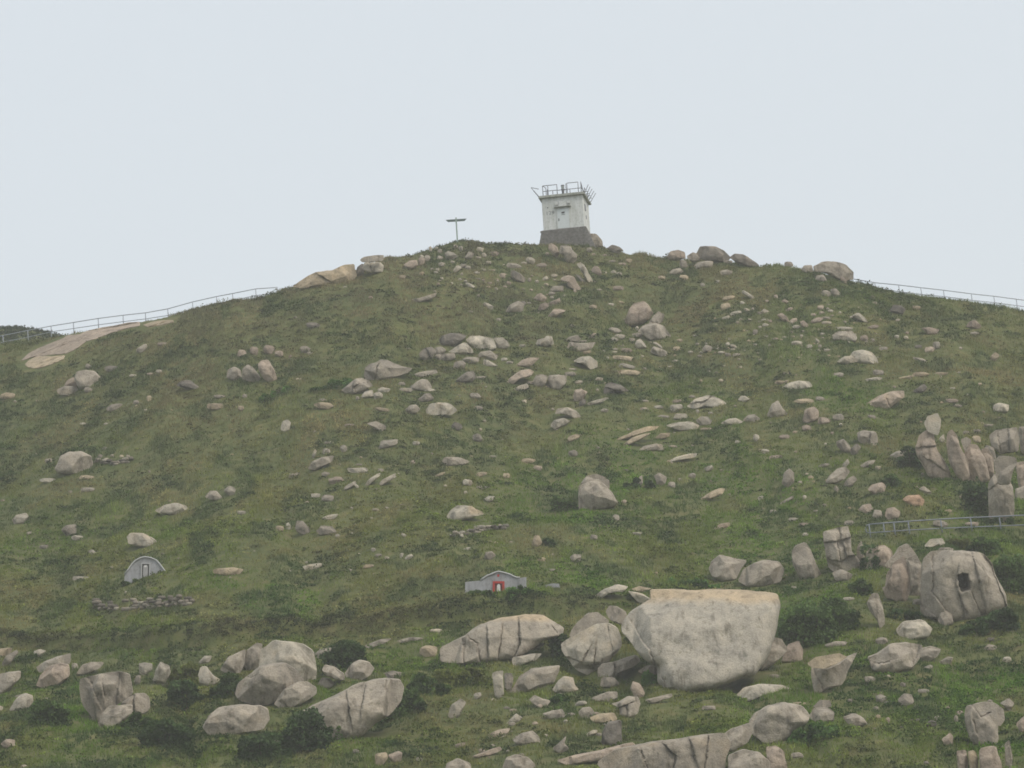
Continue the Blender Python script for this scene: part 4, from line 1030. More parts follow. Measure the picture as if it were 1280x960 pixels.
# ------------------------------------------------------------------ summit hut
WHITE = None
def stained_white(name, base, dirt, amt):
    mt, t, b = new_mat(name)
    tc = t.nodes.new('ShaderNodeTexCoord'); pos = tc.outputs['Object']
    n1 = noise_node(t, pos, 1.0, 5, 0.7, (2.2, 2.2, 0.45))
    n2 = noise_node(t, pos, 3.5, 5, 0.7)
    c = ramp(t, n1, [(0.36, dirt), (0.36 + amt, base)])
    c = mul(t, c, ramp(t, n2, [(0.32, (0.72, 0.73, 0.70)), (0.5, (1, 1, 1))]))
    t.links.new(c, b.inputs['Base Color'])
    bump(t, b, n2, 0.3, 0.02)
    return mt
WALLW = stained_white('weathered_white_paint', (0.72, 0.73, 0.72), (0.53, 0.54, 0.50), 0.28)
DOORW = flat_mat('door_paint', (0.64, 0.68, 0.68), 0.05, 2.0, 0.5)
CORN = stained_white('cornice_concrete', (0.40, 0.41, 0.37), (0.22, 0.23, 0.19), 0.25)
STONEW = flat_mat('plinth_stone', (0.165, 0.157, 0.145), 0.4, 4.0, 0.9, 0.05)
STEEL = flat_mat('galvanised_steel', (0.17, 0.17, 0.19), 0.15, 8.0, 0.5, 0.0, 0.3)
DARK = flat_mat('dark_paint', (0.03, 0.035, 0.04), 0.2, 6.0, 0.6)
GREYP = flat_mat('faded_number_paint', (0.20, 0.21, 0.22), 0.2, 9.0, 0.8)

b0 = cast([706], [303.0])[0]
HY = yridge(b0[0] / b0[1]) + 0.2
# the hut stands just behind the crest
d = ray(706, 301.5); d = d / d[1]
HX = d[0] * HY; HZ = float(hz(np.array([HX]), np.array([HY + 1.5]))[0])
mp = HY / FPX / math.cos(PITCH)      # metres per photo pixel there
row_top = CAM[2] + d[2] * HY
hut = empty('summit_hut', (HX, HY, row_top - 0.35), R(-9))
tag(hut, 'small weathered white concrete hut with roof railings on the summit', 'hut')
PH = 1.25 + 0.35
Wt, Dp = 3.95, 3.85
# plinth with battered sides (front wider than the wall)
def frustum(mb, x0, x1, y0, y1, z0, X0, X1, Y0, Y1, z1):
    mb.add([(x0, y0, z0), (x1, y0, z0), (x1, y1, z0), (x0, y1, z0), (X0, Y0, z1), (X1, Y0, z1), (X1, Y1, z1), (X0, Y1, z1)],
           [(0, 3, 2, 1), (4, 5, 6, 7), (0, 1, 5, 4), (1, 2, 6, 5), (2, 3, 7, 6), (3, 0, 4, 7)])
q = MB()
frustum(q, -2.85, 3.35, -0.45, Dp + .5, -1.6, -2.16, 2.12, -0.08, Dp + .15, PH)
pl = q.build('plinth', STONEW, hut, 0.04)
pl['label'] = 'dark stone plinth with sloping sides'
# mortar-like courses: proud stones on the plinth front and right side
q = MB()
rr = random.Random(4)
for row in range(7):
    z0 = -0.1 + row * 0.24
    if z0 + .2 > PH: break
    x = -2.3 + (row % 2) * 0.2
    fy = -0.45 + (z0 + 1.6 + .11) / (PH + 1.6) * 0.37
    while x < 2.1:
        wd = rr.uniform(.35, .7)
        xr = min(x + wd, 2.24 - row * .01)
        q.box(((x + xr) / 2, fy + 0.01, z0 + 0.11), (xr - x - 0.04, 0.07 + rr.uniform(0, .03), 0.19))
        x += wd
q.build('stone_facing', STONEW, hut, 0.015)
HH = 3.15
q = MB(); q.box((0, Dp / 2, PH + HH / 2), (Wt, Dp, HH))
q.build('wall', WALLW, hut, 0.03)
q = MB()
q.box((0, Dp / 2, PH + HH + 0.07), (Wt + 0.5, Dp + 0.5, 0.16))
q.box((0, Dp / 2, PH + HH + 0.20), (Wt + 0.36, Dp + 0.36, 0.10))
q.build('roof', CORN, hut, 0.02)
# door, frame, handle, notice
dx = 0.02
door = MB(); door.box((dx, -0.025, PH + 0.98), (1.12, 0.05, 1.9)); door = door.build('door', DOORW, hut, 0.01)
q = MB(); q.box((dx - 0.60, -0.03, PH + 1.0), (0.07, 0.07, 2.0)); q.box((dx + 0.60, -0.03, PH + 1.0), (0.07, 0.07, 2.0)); q.box((dx, -0.03, PH + 2.0), (1.27, 0.07, 0.07))
q.build('door_frame', WALLW, hut, 0.008)
q = MB(); q.box((dx - 0.44, -0.07, PH + 0.98), (0.10, 0.05, 0.05)); q.box((dx - 0.44, -0.07, PH + 0.86), (0.08, 0.04, 0.14)); q.build('handle', DARK, door, 0.005)
q = MB(); q.prism([(dx - .17, PH + 1.62), (dx + .17, PH + 1.66), (dx + .13, PH + 1.50), (dx, PH + 1.47), (dx - .13, PH + 1.48)], -0.062, -0.052)
q.box((dx, -0.056, PH + 1.36), (0.34, 0.008, 0.04)); q.build('warning_notice', DARK, door)
# lintel canopy and the box above the door
q = MB(); q.box((dx - 0.02, -0.14, PH + 2.13), (1.62, 0.28, 0.07)); q.build('canopy', CORN, hut, 0.01)
q = MB(); q.box((dx + 0.02, -0.05, PH + 2.44), (0.74, 0.10, 0.52)); q.build('sign_panel', WALLW, hut, 0.01)
q = MB(); q.box((dx - 0.60, -0.07, PH + 2.50), (0.28, 0.14, 0.30)); q.build('lamp_box', WALLW, hut, 0.02)
q = MB(); q.box((dx + 0.60, -0.08, PH + 2.52), (0.26, 0.16, 0.22)); q.box((dx + .6, -0.09, PH + 2.38), (0.3, 0.05, 0.03)); q.build('vent_box', WALLW, hut, 0.02)
q = MB(); q.box((-1.42, -0.03, PH + 2.2), (0.06, 0.06, 0.10)); q.build('hook', DARK, hut)
# painted number 129
tx = bpy.data.curves.new('house_number', 'FONT'); tx.body = '129'; tx.size = 0.50; tx.extrude = 0.003; tx.space_character = 1.15
to = bpy.data.objects.new('house_number', tx); C.objects.link(to); to.parent = hut
bpy.context.view_layer.update()
me_ = bpy.data.meshes.new_from_object(to); bpy.data.objects.remove(to)
to = bpy.data.objects.new('house_number', me_); C.objects.link(to); to.parent = hut; me_.materials.clear(); me_.materials.append(GREYP)
to.location = (-1.66, -0.006, PH + 1.50); to.rotation_euler = (R(90), 0, 0)
# side wall: small grille and dark patch
q = MB(); q.box((Wt / 2 + 0.02, 1.3, PH + 2.2), (0.06, 0.6, 0.6)); q.box((Wt / 2 + 0.02, 1.6, PH + 1.3), (0.05, 0.2, 0.35)); q.build('side_grille', STEEL, hut, 0.01)
# roof railings
RZ = PH + HH + 0.25
def rail(name, pts_list, r=0.036):
    q = MB()
    for p in pts_list: q.tube(p, r, 7)
    return q.build(name, STEEL, hut, smooth=True)
fy = 0.02
def frame(x0, x1, h, y=fy, mid=True):
    L = [[(x0, y, RZ), (x0, y, RZ + h)], [(x1, y, RZ), (x1, y, RZ + h)], [(x0, y, RZ + h), (x1, y, RZ + h)]]
    if mid: L.append([(x0, y, RZ + h * .45), (x1, y, RZ + h * .45)])
    return L
rail('roof_railing', frame(-1.80, -0.42, 1.0) + [[(-1.3, fy, RZ), (-1.3, fy, RZ + 1.0)], [(-1.62, 0.9, RZ), (-1.62, .9, RZ + 1.0)], [(-1.8, fy, RZ + 1), (-1.62, .9, RZ + 1.0)],
                          [(-1.45, .6, RZ), (-1.45, .6, RZ + .75)], [(-0.9, .4, RZ), (-0.9, .4, RZ + .5)]])
rail('roof_railing', frame(0.55, 1.62, 1.03, mid=False) + [[(0.45, fy, RZ), (0.45, fy, RZ + 1.0)], [(-0.42, fy, RZ + .42), (1.95, fy, RZ + .42)], [(.75, .5, RZ), (.75, .5, RZ + .55)]], 0.034)
rail('roof_railing', [[(1.90, fy, RZ), (1.90, fy, RZ + 1.02)], [(1.95, Dp, RZ + .42), (1.95, fy, RZ + .42)], [(1.95, Dp, RZ), (1.95, Dp, RZ + 1)], [(1.95, 1.9, RZ), (1.95, 1.9, RZ + .95)],
                     [(1.9, fy, RZ + 1.0), (1.95, 1.2, RZ + .15)], [(-1.85, Dp, RZ + .42), (1.95, Dp, RZ + .42)], [(-1.85, Dp, RZ), (-1.85, Dp, RZ + 1)]])
# outward slanting anti-climb brackets on the right and left eaves
for k_ in range(5):
    yy_ = 0.15 + k_ * 0.85
    rail('slanted_bracket', [[(Wt / 2 + 0.15, yy_, RZ - 0.25), (Wt / 2 + 0.62 + .05 * k_, yy_, RZ + 0.72)], [(Wt / 2 + 0.15, yy_, RZ + .3), (Wt / 2 + 0.42, yy_, RZ + 0.28)]], 0.032)
rail('slanted_bracket', [[(-Wt / 2 - 0.2, 0.1, RZ - 0.05), (-Wt / 2 - 0.95, 0.1, RZ + 0.98)], [(-Wt / 2 - 0.95, 0.1, RZ + 0.98), (-Wt / 2 - 0.3, .6, RZ + 0.9)], [(-Wt / 2 - 0.2, 0.9, RZ - 0.05), (-Wt / 2 - 0.85, 0.9, RZ + 0.85)]], 0.032)
# lantern
ln_ = MB(); ln_.tube([(0.1, 0.3, RZ), (0.1, 0.3, RZ + 0.46)], 0.12, 12); ln_.tube([(0.1, 0.3, RZ + .46), (0.1, 0.3, RZ + .54)], 0.2, 12)
ln_ = ln_.build('lantern', STEEL, hut)
q = MB(); q.tube([(0.1, 0.3, RZ + .54), (0.1, 0.3, RZ + .86)], 0.15, 12); q.build('lens', flat_mat('lantern_glass', (0.32, 0.35, 0.33), .1, 5, .2), ln_)
q = MB(); q.tube([(0.1, 0.3, RZ + .86), (0.1, 0.3, RZ + .95)], 0.17, 12); q.build('lantern_cap', STEEL, ln_)
FOOT.append((HX, HY + 2.0, 2.6, 3.0, 3.0))

# ------------------------------------------------------------------ signpost
POSTG = flat_mat('faded_green_post', (0.30, 0.38, 0.34), 0.12, 4.0, 0.7)
BOARDG = flat_mat('dark_green_board', (0.10, 0.135, 0.13), 0.15, 4.0, 0.7)
sp_ = cast([571.8], [303.0])[0]
SY = min(sp_[1], yridge(sp_[0] / sp_[1]) - .2)
d = ray(571.7, 300.5); d = d / d[1]
sx = d[0] * SY
sz_ = float(hz(np.array([sx]), np.array([SY]))[0])
top = CAM[2] + (lambda r_: r_[2] / r_[1])(ray(569.8, 272.0)) * SY
post = empty('signpost', (sx, SY, sz_))
tag(post, 'green finger signpost with two pointed boards on the left summit knoll', 'signpost')
hp = top - sz_
q = MB(); q.box((0, 0, hp / 2 - .2), (0.13, 0.13, hp + .4)); q.build('post', POSTG, post, 0.01)
for sgn in (-1, 1):
    q = MB()
    zc = hp - 0.27
    ln1 = 0.98
    if sgn < 0: poly = [(-0.068, zc - .11), (-0.068, zc + .11), (-ln1, zc + .11), (-ln1 + .22, zc - .11)]
    else: poly = [(0.068, zc - .11), (ln1 - .22, zc - .11), (ln1, zc + .11), (0.068, zc + .11)]
    q.prism(poly if sgn > 0 else poly[::-1], -0.03, 0.03); q.build('sign_board', BOARDG, post, 0.004)

# ------------------------------------------------------------------ fences
FENCEG = flat_mat('fence_steel', (0.36, 0.38, 0.42), 0.12, 2.0, 0.5, 0.0, 0.2)
FENCEB = flat_mat('blue_grey_rail', (0.18, 0.20, 0.225), 0.18, 2.0, 0.5, 0.0, 0.2)
def fence(name, posts, label, group, mat, dist, foot=None, r=0.04, endloop=False, postless=()):
    tops = []; lows = []; feet = []
    for i, (px, tr, lr) in enumerate(posts):
        if foot is None:
            d0 = ray(px, lr); u_ = d0[0] / d0[1]; Y = float(yridge(u_)) + dist
        else:
            Y = foot(px, lr)
        def at(rw):
            dd = ray(px, rw); dd = dd / dd[1]
            return np.array([dd[0] * Y, Y, CAM[2] + dd[2] * Y])
        a_, b_ = at(tr), at(lr)
        tops.append(a_); lows.append(b_)
        g_ = float(hz(np.array([b_[0]]), np.array([Y]))[0])
        feet.append(min(g_ - .25, b_[2] - .2))
    o = empty(name, Vector((tops[len(tops) // 2][0], tops[len(tops) // 2][1], feet[len(feet) // 2])))
    tag(o, label, 'fence', group)
    off = Vector(o.location)
    q = MB(); q.tube([Vector(t_) - off for t_ in tops] + ([Vector(lows[0]) - off] if False else []), r, 8); q.build('top_rail', mat, o, smooth=True)
    q = MB(); q.tube([Vector(t_) - off for t_ in lows], r * .85, 8); q.build('lower_rail', mat, o, smooth=True)
    for i, (t_, f_) in enumerate(zip(tops, feet)):
        if i in postless: continue
        q = MB(); q.tube([(t_[0] - off[0], t_[1] - off[1], f_ - off[2]), (lows[i][0] - off[0], t_[1] - off[1], t_[2] - off[2] - .01)], r * 1.0, 8)
        q.build('post', mat, o, smooth=True)
    return tops, lows, o, off
L_ = [(-58, 433, 441), (-28, 426.5, 434.6), (4, 419.3, 427.7), (35, 413, 421.5), (64, 407.5, 414.8), (92, 403, 410.6), (123, 398, 406), (154, 394, 402), (182, 391, 398.6), (210, 386, 394.3), (241, 377.3, 386.5), (271, 370.6, 379.5),
      (291, 366.8, 375.6), (320, 361, 369.2), (347, 359.2, 366.6)]
fence('ridge_fence', L_, 'long two-rail steel fence climbing the left ridge to the tan rock hump', 'ridge fences', FENCEG, 0.8)
R_ = [(1066, 348.6, 353.5), (1094, 353.4, 359.5), (1124, 356.3, 364.6), (1151.6, 359.6, 368), (1180, 362.8, 370.6), (1214.8, 367.3, 375.3), (1243, 370.3, 378.2), (1271, 374, 382), (1300, 378, 386), (1330, 383, 391)]
fence('ridge_fence', R_, 'two-rail steel fence descending the right ridge from the skyline boulder', 'ridge fences', FENCEG, 0.8)
def low_foot(px, lr): return float(cast([px], [lr + 6.0])[0][1])
P_ = [(1087, 655.4, 666.2), (1105, 653.8, 664.8), (1118, 653, 664), (1136, 651.6, 662.6), (1176.6, 649.0, 660.6), (1214, 647, 658.8), (1250, 645.5, 657.5), (1285, 643.8, 656), (1322, 642, 654)]
tp, lo, fo, off = fence('path_railing', P_, 'blue-grey two-rail path railing crossing behind the cave crag at right', None, FENCEB, 0, low_foot, 0.05)
# the rounded left end loop
q = MB(); a_ = Vector(tp[0]) - off; b_ = Vector(lo[0]) - off; lft = Vector((-0.22, 0, 0))
q.tube([a_, a_ + lft + Vector((0, 0, -.06)), (a_ + b_) / 2 + lft * 1.3, b_ + lft + Vector((0, 0, .06)), b_], 0.045, 8)
q.build('end_loop', FENCEB, fo, smooth=True)

# ------------------------------------------------------------------ graves
CONC = stained_white('grave_concrete', (0.38, 0.38, 0.395), (0.27, 0.27, 0.265), 0.3)
RIM = flat_mat('grave_rim_plaster', (0.46, 0.46, 0.45), 0.12, 5, 0.8)
REDP = flat_mat('red_paint', (0.42, 0.045, 0.035), 0.15, 6, 0.7)
STEL = flat_mat('headstone_granite', (0.34, 0.33, 0.32), 0.12, 8, 0.6)
PALE = flat_mat('pale_stone_tablet', (0.66, 0.64, 0.60), 0.06, 8, 0.6)
def place_px(px, row):
    h_ = cast([px], [row])[0]
    return h_, (h_ - CAM) @ Fw / FPX
def outline_local(pts, cx, row, mpp):
    # photo outline -> metres about the base point, undoing the camera roll
    c_, s_ = math.cos(ROLL), math.sin(ROLL)
    res = []
    for x, y in pts:
        dx_, dy_ = (x - cx) * mpp, -(y - row) * mpp
        res.append((dx_ * c_ + dy_ * s_, -dx_ * s_ + dy_ * c_))
    return res
def grave(px, row, pts, label, thick, coping_range, mound):
    h_, mpp = place_px(px, row)
    o = empty('grave', h_); tag(o, label, 'grave')
    L = outline_local(pts, px, row, mpp)
    q = MB(); q.prism(L[::-1], 0.05, 0.05 + thick); q.build('wall', CONC, o, 0.02)
    q = MB()
    cp = [L[i] for i in coping_range]
    q.tube([(x, -0.0, z + 0.02) for x, z in cp], 0.055, 8); q.build('coping', RIM, o, smooth=True)
    # the turf-covered burial mound behind the wall
    V = []; n1, n2 = 20, 10
    wx, ht, dp = mound
    q = MB()
    for j in range(n2 + 1):
        b__ = j / n2 * math.pi / 2
        for i in range(n1 + 1):
            a__ = i / n1 * math.pi
            V.append((math.cos(a__) * wx * math.cos(b__), 0.1 + thick * .5 + math.sin(b__) * dp, -0.3 + math.sin(a__) * (ht + .3) * math.cos(b__)))
    q.add(V, [(j * (n1 + 1) + i, j * (n1 + 1) + i + 1, (j + 1) * (n1 + 1) + i + 1, (j + 1) * (n1 + 1) + i) for j in range(n2) for i in range(n1)])
    q.build('mound', CONC, o, smooth=True)
    FOOT.append((h_[0], h_[1] + 1.2, wx + .6, 1.1, .9))
    return o, mpp, h_
# dome-shaped grave
row = 722.0
pts = [(155.5, 734), (155.5, 719), (160, 713), (164.5, 706), (168.5, 701.5), (175, 698), (181, 696.8), (188, 698), (195, 701), (199.5, 706), (205, 713.5), (207.5, 716.5), (214, 718), (214, 734)]
o1, mpp, h_ = grave(181, row, pts, 'pale grey dome-shaped grave with a framed tablet, lower left slope', 0.30, range(1, 13), (1.15, 1.25, 1.6))
def rp(x, y): return outline_local([(x, y)], 181, row, mpp)[0]
def framed(o, rpf, x0, x1, y0, y1, wpx, matf, name, yb=-0.03, yf=0.05):
    q = MB()
    a_, b_, c_, d_ = rpf(x0, y1), rpf(x0, y0), rpf(x1, y0), rpf(x1, y1)
    A_, B_, C_, D_ = rpf(x0 + wpx, y1), rpf(x0 + wpx, y0 + wpx), rpf(x1 - wpx, y0 + wpx), rpf(x1 - wpx, y1)
    q.prism([a_, b_, B_, A_], yb, yf); q.prism([b_, c_, C_, B_], yb - .003, yf); q.prism([c_, d_, D_, C_], yb, yf)
    return q.build(name, matf, o)
framed(o1, rp, 176.0, 187.6, 704.2, 724, 1.2, RIM, 'niche_frame')
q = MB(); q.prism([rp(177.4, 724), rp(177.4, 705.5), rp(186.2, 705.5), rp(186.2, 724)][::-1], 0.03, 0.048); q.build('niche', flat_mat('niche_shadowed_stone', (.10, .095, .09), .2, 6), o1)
q = MB(); q.prism([rp(178.8, 724), rp(178.8, 709), rp(180, 707), rp(183, 706.4), rp(184.6, 708.5), rp(184.6, 724)][::-1], -0.012, 0.03); q.build('headstone', STEL, o1)
q = MB(); q.prism([rp(179.9, 709.8), rp(179.9, 707.8), rp(183.2, 707.2), rp(183.2, 709.4)][::-1], -0.018, -0.012); q.build('portrait', PALE, o1)
# red-framed grave
row2 = 741.0
pts = [(581, 753), (581.5, 728.5), (588, 727.8), (601, 726.6), (604, 724), (609, 720.8), (613, 719.4), (619, 716.8), (623, 715.6), (628, 716.6), (634, 718.3), (638, 719.6), (642, 721.8), (646, 723.3), (650, 723.2), (658, 722.2), (658, 753)]
o2, mpp2, h2 = grave(622, row2, pts, 'low winged grey grave wall with a red-framed niche', 0.28, range(3, 15), (1.3, 1.15, 1.6))
def rp2(x, y): return outline_local([(x, y)], 622, row2, mpp2)[0]
framed(o2, rp2, 616, 630.6, 727.8, 741, 2.6, REDP, 'niche_frame', -0.05)
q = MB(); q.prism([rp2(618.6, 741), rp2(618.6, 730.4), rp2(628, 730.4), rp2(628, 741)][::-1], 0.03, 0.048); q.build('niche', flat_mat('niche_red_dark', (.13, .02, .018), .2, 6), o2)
q = MB(); q.prism([rp2(621, 741), rp2(621.2, 733.5), rp2(622.4, 731.3), rp2(624.2, 731.2), rp2(625.4, 733.2), rp2(625.6, 741)][::-1], -0.012, 0.03); q.build('headstone', PALE, o2)
q = MB(); q.prism([rp2(621.4, 719), rp2(624.4, 718.6), rp2(624.2, 721), rp2(622.8, 722.3), rp2(621.6, 721.4)][::-1], 0.035, 0.049); q.build('emblem', REDP, o2)
q = MB(); q.box((rp2(650, 735)[0], -0.02, rp2(650, 735)[1]), (0.10, 0.14, 1.0)); q.build('pilaster', CONC, o2)
# a third low grave wall, mostly hidden in grass, to the right
h3, m3 = place_px(690, 735)
o3 = empty('grave', h3); tag(o3, 'very low pale grave wall almost lost in grass, right of the red-framed one', 'grave')
q = MB(); q.prism([(-.45, -.3), (.55, -.3), (.5, .22), (.1, .28), (-.42, .2)], 0, 0.25); q.build('wall', CONC, o3, 0.02)
q = MB(); q.prism([(-.35, -.3), (-.25, -.3), (-.25, .18), (-.35, .17)], -0.08, -0.003); q.build('pilaster', CONC, o3, 0.01)

# ------------------------------------------------------------------ dry stone walls, low and tumbled
def stone_wall(path, courses, size, label):
    q_ = random.Random(len(label)); V = []; F = []; cols = []
    a0 = None
    for (xa, ya), (xb, yb) in zip(path[:-1], path[1:]):
        n_ = max(2, int(math.hypot(xb - xa, yb - ya) / (size * 1.05)))
        for i in range(n_):
            for c_ in range(courses):
                if q_.random() < .12 * c_: continue
                tt = (i + q_.uniform(.2, .8) + .5 * (c_ % 2)) / n_
                h_ = cast([xa + (xb - xa) * tt], [ya + (yb - ya) * tt])[0]
                if a0 is None: a0 = h_.copy()
                mp_ = (h_ - CAM) @ Fw / FPX
                rx_, ry_, rz_ = size * mp_ * q_.uniform(.55, .82), size * mp_ * .6, size * mp_ * q_.uniform(.26, .42)
                b = len(V); ctr_ = h_ + np.array([q_.uniform(-.05, .05), .1 + c_ * .05, rz_ * .8 + c_ * size * mp_ * .58])
                for j in range(5):
                    ph2 = -math.pi / 2 + math.pi * (j + .35) / 4.7
                    for k in range(8):
                        t2 = 2 * math.pi * k / 8
                        sq = lambda v, e=.6: math.copysign(abs(v) ** e, v)
                        V.append(ctr_ - a0 + np.array([sq(math.cos(t2)) * math.cos(ph2) ** .6 * rx_, sq(math.sin(t2)) * math.cos(ph2) ** .6 * ry_, sq(math.sin(ph2)) * rz_]) * q_.uniform(.9, 1.1))
                        cols.append(None)
                cc_ = np.array(COLR[q_.choice('ggdwg')]) * q_.uniform(.6, 1.0)
                for j in range(len(cols) - 1, -1, -1):
                    if cols[j] is None: cols[j] = cc_
                    else: break
                for j in range(4):
                    for k in range(8): F.append((b + j * 8 + k, b + j * 8 + (k + 1) % 8, b + (j + 1) * 8 + (k + 1) % 8, b + (j + 1) * 8 + k))
                F.append((b + 32, b + 33, b + 34, b + 35)); F.append((b + 32, b + 35, b + 36, b + 39)); F.append((b + 36, b + 37, b + 38, b + 39))
                if i % 2 == 0 and c_ == 0: FOOT.append((h_[0], h_[1] + .15, rx_ * 1.2, .3, .1))
    tag(mesh_np('stone_wall', np.array(V), F, GRANITE, np.array(cols), smooth=True, loc=a0), label, 'stone wall', 'low tumbled dry stone walls', 'thing')
stone_wall([(114, 762), (150, 764), (190, 761), (238, 757)], 4, 6.5, 'longest tumbled stone wall, half overgrown, below the dome-shaped grave')
stone_wall([(562, 672), (585, 669), (604, 664), (632, 662)], 2, 6.0, 'short low line of stones just above the red-framed grave')
stone_wall([(118, 578), (142, 582), (164, 578)], 2, 5.5, 'short broken stone line touching the right side of the lone round boulder')

# ------------------------------------------------------------------ air
air = MB()
air.box((0, 300, 75.0), (1000, 760, 166.0))
mt = bpy.data.materials.new('haze_air'); mt.use_nodes = True
t = mt.node_tree; t.nodes.clear()
ou = t.nodes.new('ShaderNodeOutputMaterial'); pv = t.nodes.new('ShaderNodeVolumePrincipled')
pv.inputs['Color'].default_value = (1.0, 0.975, 0.94, 1)
pv.inputs['Density'].default_value = 0.00034
pv.inputs['Anisotropy'].default_value = 0.2
t.links.new(pv.outputs[0], ou.inputs['Volume'])
tag(air.build('haze', mt), 'thin grey summer haze filling the air', 'haze', kind='stuff')

# ------------------------------------------------------------------ vegetation
# footprint raster: where rocks, graves and the hut stand nothing tall grows
GX0, GX1, GY0, GY1, GS = -75.0, 75.0, 200.0, 430.0, 0.2
nx, ny = int((GX1 - GX0) / GS), int((GY1 - GY0) / GS)
MASK = np.ones((ny, nx), np.float32)
for (fx, fy_, rx, ry, hh) in FOOT:
    rx2, ry2 = rx * 0.96, ry + 0.05
    i0, i1 = int((fx - rx2 - 1 - GX0) / GS), int((fx + rx2 + 1 - GX0) / GS)
    j0, j1 = int((fy_ - ry2 - 3 - GY0) / GS), int((fy_ + ry2 + 1 - GY0) / GS)
    i0, j0 = max(i0, 0), max(j0, 0)
    if i1 <= i0 or j1 <= j0 or i0 >= nx or j0 >= ny: continue
    gx = GX0 + (np.arange(i0, min(i1, nx)) + .5) * GS; gy = GY0 + (np.arange(j0, min(j1, ny)) + .5) * GS
    X, Y = np.meshgrid(gx, gy)
    inside = ((X - fx) / rx2) ** 2 + ((Y - fy_) / ry2) ** 2 < 1
    lim = min(1.0, 0.62 + 0.25 * hh)
    near = (np.abs(X - fx) < rx2) & (Y < fy_) & (Y > fy_ - ry2 - 0.5)
    sub = MASK[j0:j0 + len(gy), i0:i0 + len(gx)]
    sub[near] = np.minimum(sub[near], lim)
    sub[inside] = 0
def mask(x, y):
    i = np.clip(((x - GX0) / GS).astype(int), 0, nx - 1); j = np.clip(((y - GY0) / GS).astype(int), 0, ny - 1)
    return MASK[j, i]

def scatter(n, umax=0.165, y0=214.0, yback=3.0):
    """random ground points over the part of the hill that faces the water"""
    y = np.sqrt(rng.random(n) * ((412.0) ** 2 - y0 ** 2) + y0 ** 2)
    u = rng.uniform(-umax, umax, n)
    x = u * y
    ok = y < yridge(u) + yback
    x, y = x[ok], y[ok]
    return x, y, hz(x, y)

def clump_noise(x, y, s, seed): return np.clip(0.5 + fbm(x / s, y / (s * 2.1), seed, 3) * 1.15, 0, 1)

def field_colors(x, y, z):
    """what grows where: fresh green, olive, dry straw and brownish heath"""
    px, py, _ = project(np.stack([x, y, z], 1))
    fresh = np.array([0.118, 0.192, 0.022]); olive = np.array([0.182, 0.172, 0.044])
    straw = np.array([0.265, 0.215, 0.105]); heath = np.array([0.128, 0.110, 0.070]); deep = np.array([0.042, 0.075, 0.022])
    lush = np.zeros(len(x))
    for (gx_, gy_, gw, gh, am_) in ((780, 610, 150, 75, .8), (130, 700, 190, 60, .5), (60, 780, 120, 40, .6), (1150, 660, 180, 90, .6), (1030, 780, 80, 60, .8), (330, 490, 80, 25, .6), (560, 740, 220, 35, .45),
                                    (900, 880, 200, 50, .4), (430, 905, 60, 70, .6), (1120, 490, 180, 22, .4)):
        lush = np.maximum(lush, am_ * np.exp(-((px - gx_) / gw) ** 2 - ((py - gy_) / gh) ** 2))
    pale = np.zeros(len(x))
    for (gx_, gy_, gw, gh, am_) in ((300, 765, 300, 14, .7), (340, 480, 110, 22, .7), (980, 470, 200, 16, .6), (1180, 475, 120, 14, .6), (420, 560, 100, 40, .35), (560, 925, 120, 30, .6), (850, 690, 90, 30, .4), (80, 540, 120, 40, .35), (1200, 830, 90, 18, .5)):
        pale = np.maximum(pale, am_ * np.exp(-((px - gx_) / gw) ** 2 - ((py - gy_) / gh) ** 2))
    a = clump_noise(x, y, 9.0, 31); lush = np.maximum(lush, .45 * np.clip((0.45 - (y - 225) / 180.0) * 4, 0, 1)); a = np.clip(a + lush * .8, 0, 1.2); b_ = clump_noise(x, y, 3.2, 57) - lush * .25; c_ = clump_noise(x, y, 2.1, 71)
    s = (y - 225) / 180.0
    wh = np.clip((s - 0.56) * 2.6, 0, 1) * np.clip(1.35 - np.abs(x + 14) / 40, 0.55, 1)       # heath on the upper left slope
    c = olive[None] * (1 - a[:, None]) + fresh[None] * a[:, None]
    c = c * (1 - wh[:, None] * .88) + heath[None] * wh[:, None] * .88
    st = np.clip((b_ - 0.55 + pale * .3) * 3.0, 0, 1) * 0.55
    c = c * (1 - st[:, None]) + straw[None] * st[:, None]
    dark_zone = np.zeros(len(x))  # zones leaning towards the deep green of dark scrub
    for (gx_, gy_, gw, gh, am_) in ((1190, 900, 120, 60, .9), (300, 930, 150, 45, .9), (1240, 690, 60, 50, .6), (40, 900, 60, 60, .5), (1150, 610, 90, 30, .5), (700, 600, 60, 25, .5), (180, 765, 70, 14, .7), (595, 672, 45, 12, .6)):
        dark_zone = np.maximum(dark_zone, am_ * np.exp(-((px - gx_) / gw) ** 2 - ((py - gy_) / gh) ** 2))
    dk = np.clip((0.48 + dark_zone * .25 - c_) * 5, 0, 1) * 0.78
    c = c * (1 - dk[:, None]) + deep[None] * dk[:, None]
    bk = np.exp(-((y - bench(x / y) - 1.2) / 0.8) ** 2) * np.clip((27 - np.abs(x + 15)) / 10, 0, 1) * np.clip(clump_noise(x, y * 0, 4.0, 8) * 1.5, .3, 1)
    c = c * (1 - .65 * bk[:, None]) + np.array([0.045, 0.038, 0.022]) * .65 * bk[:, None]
    return c

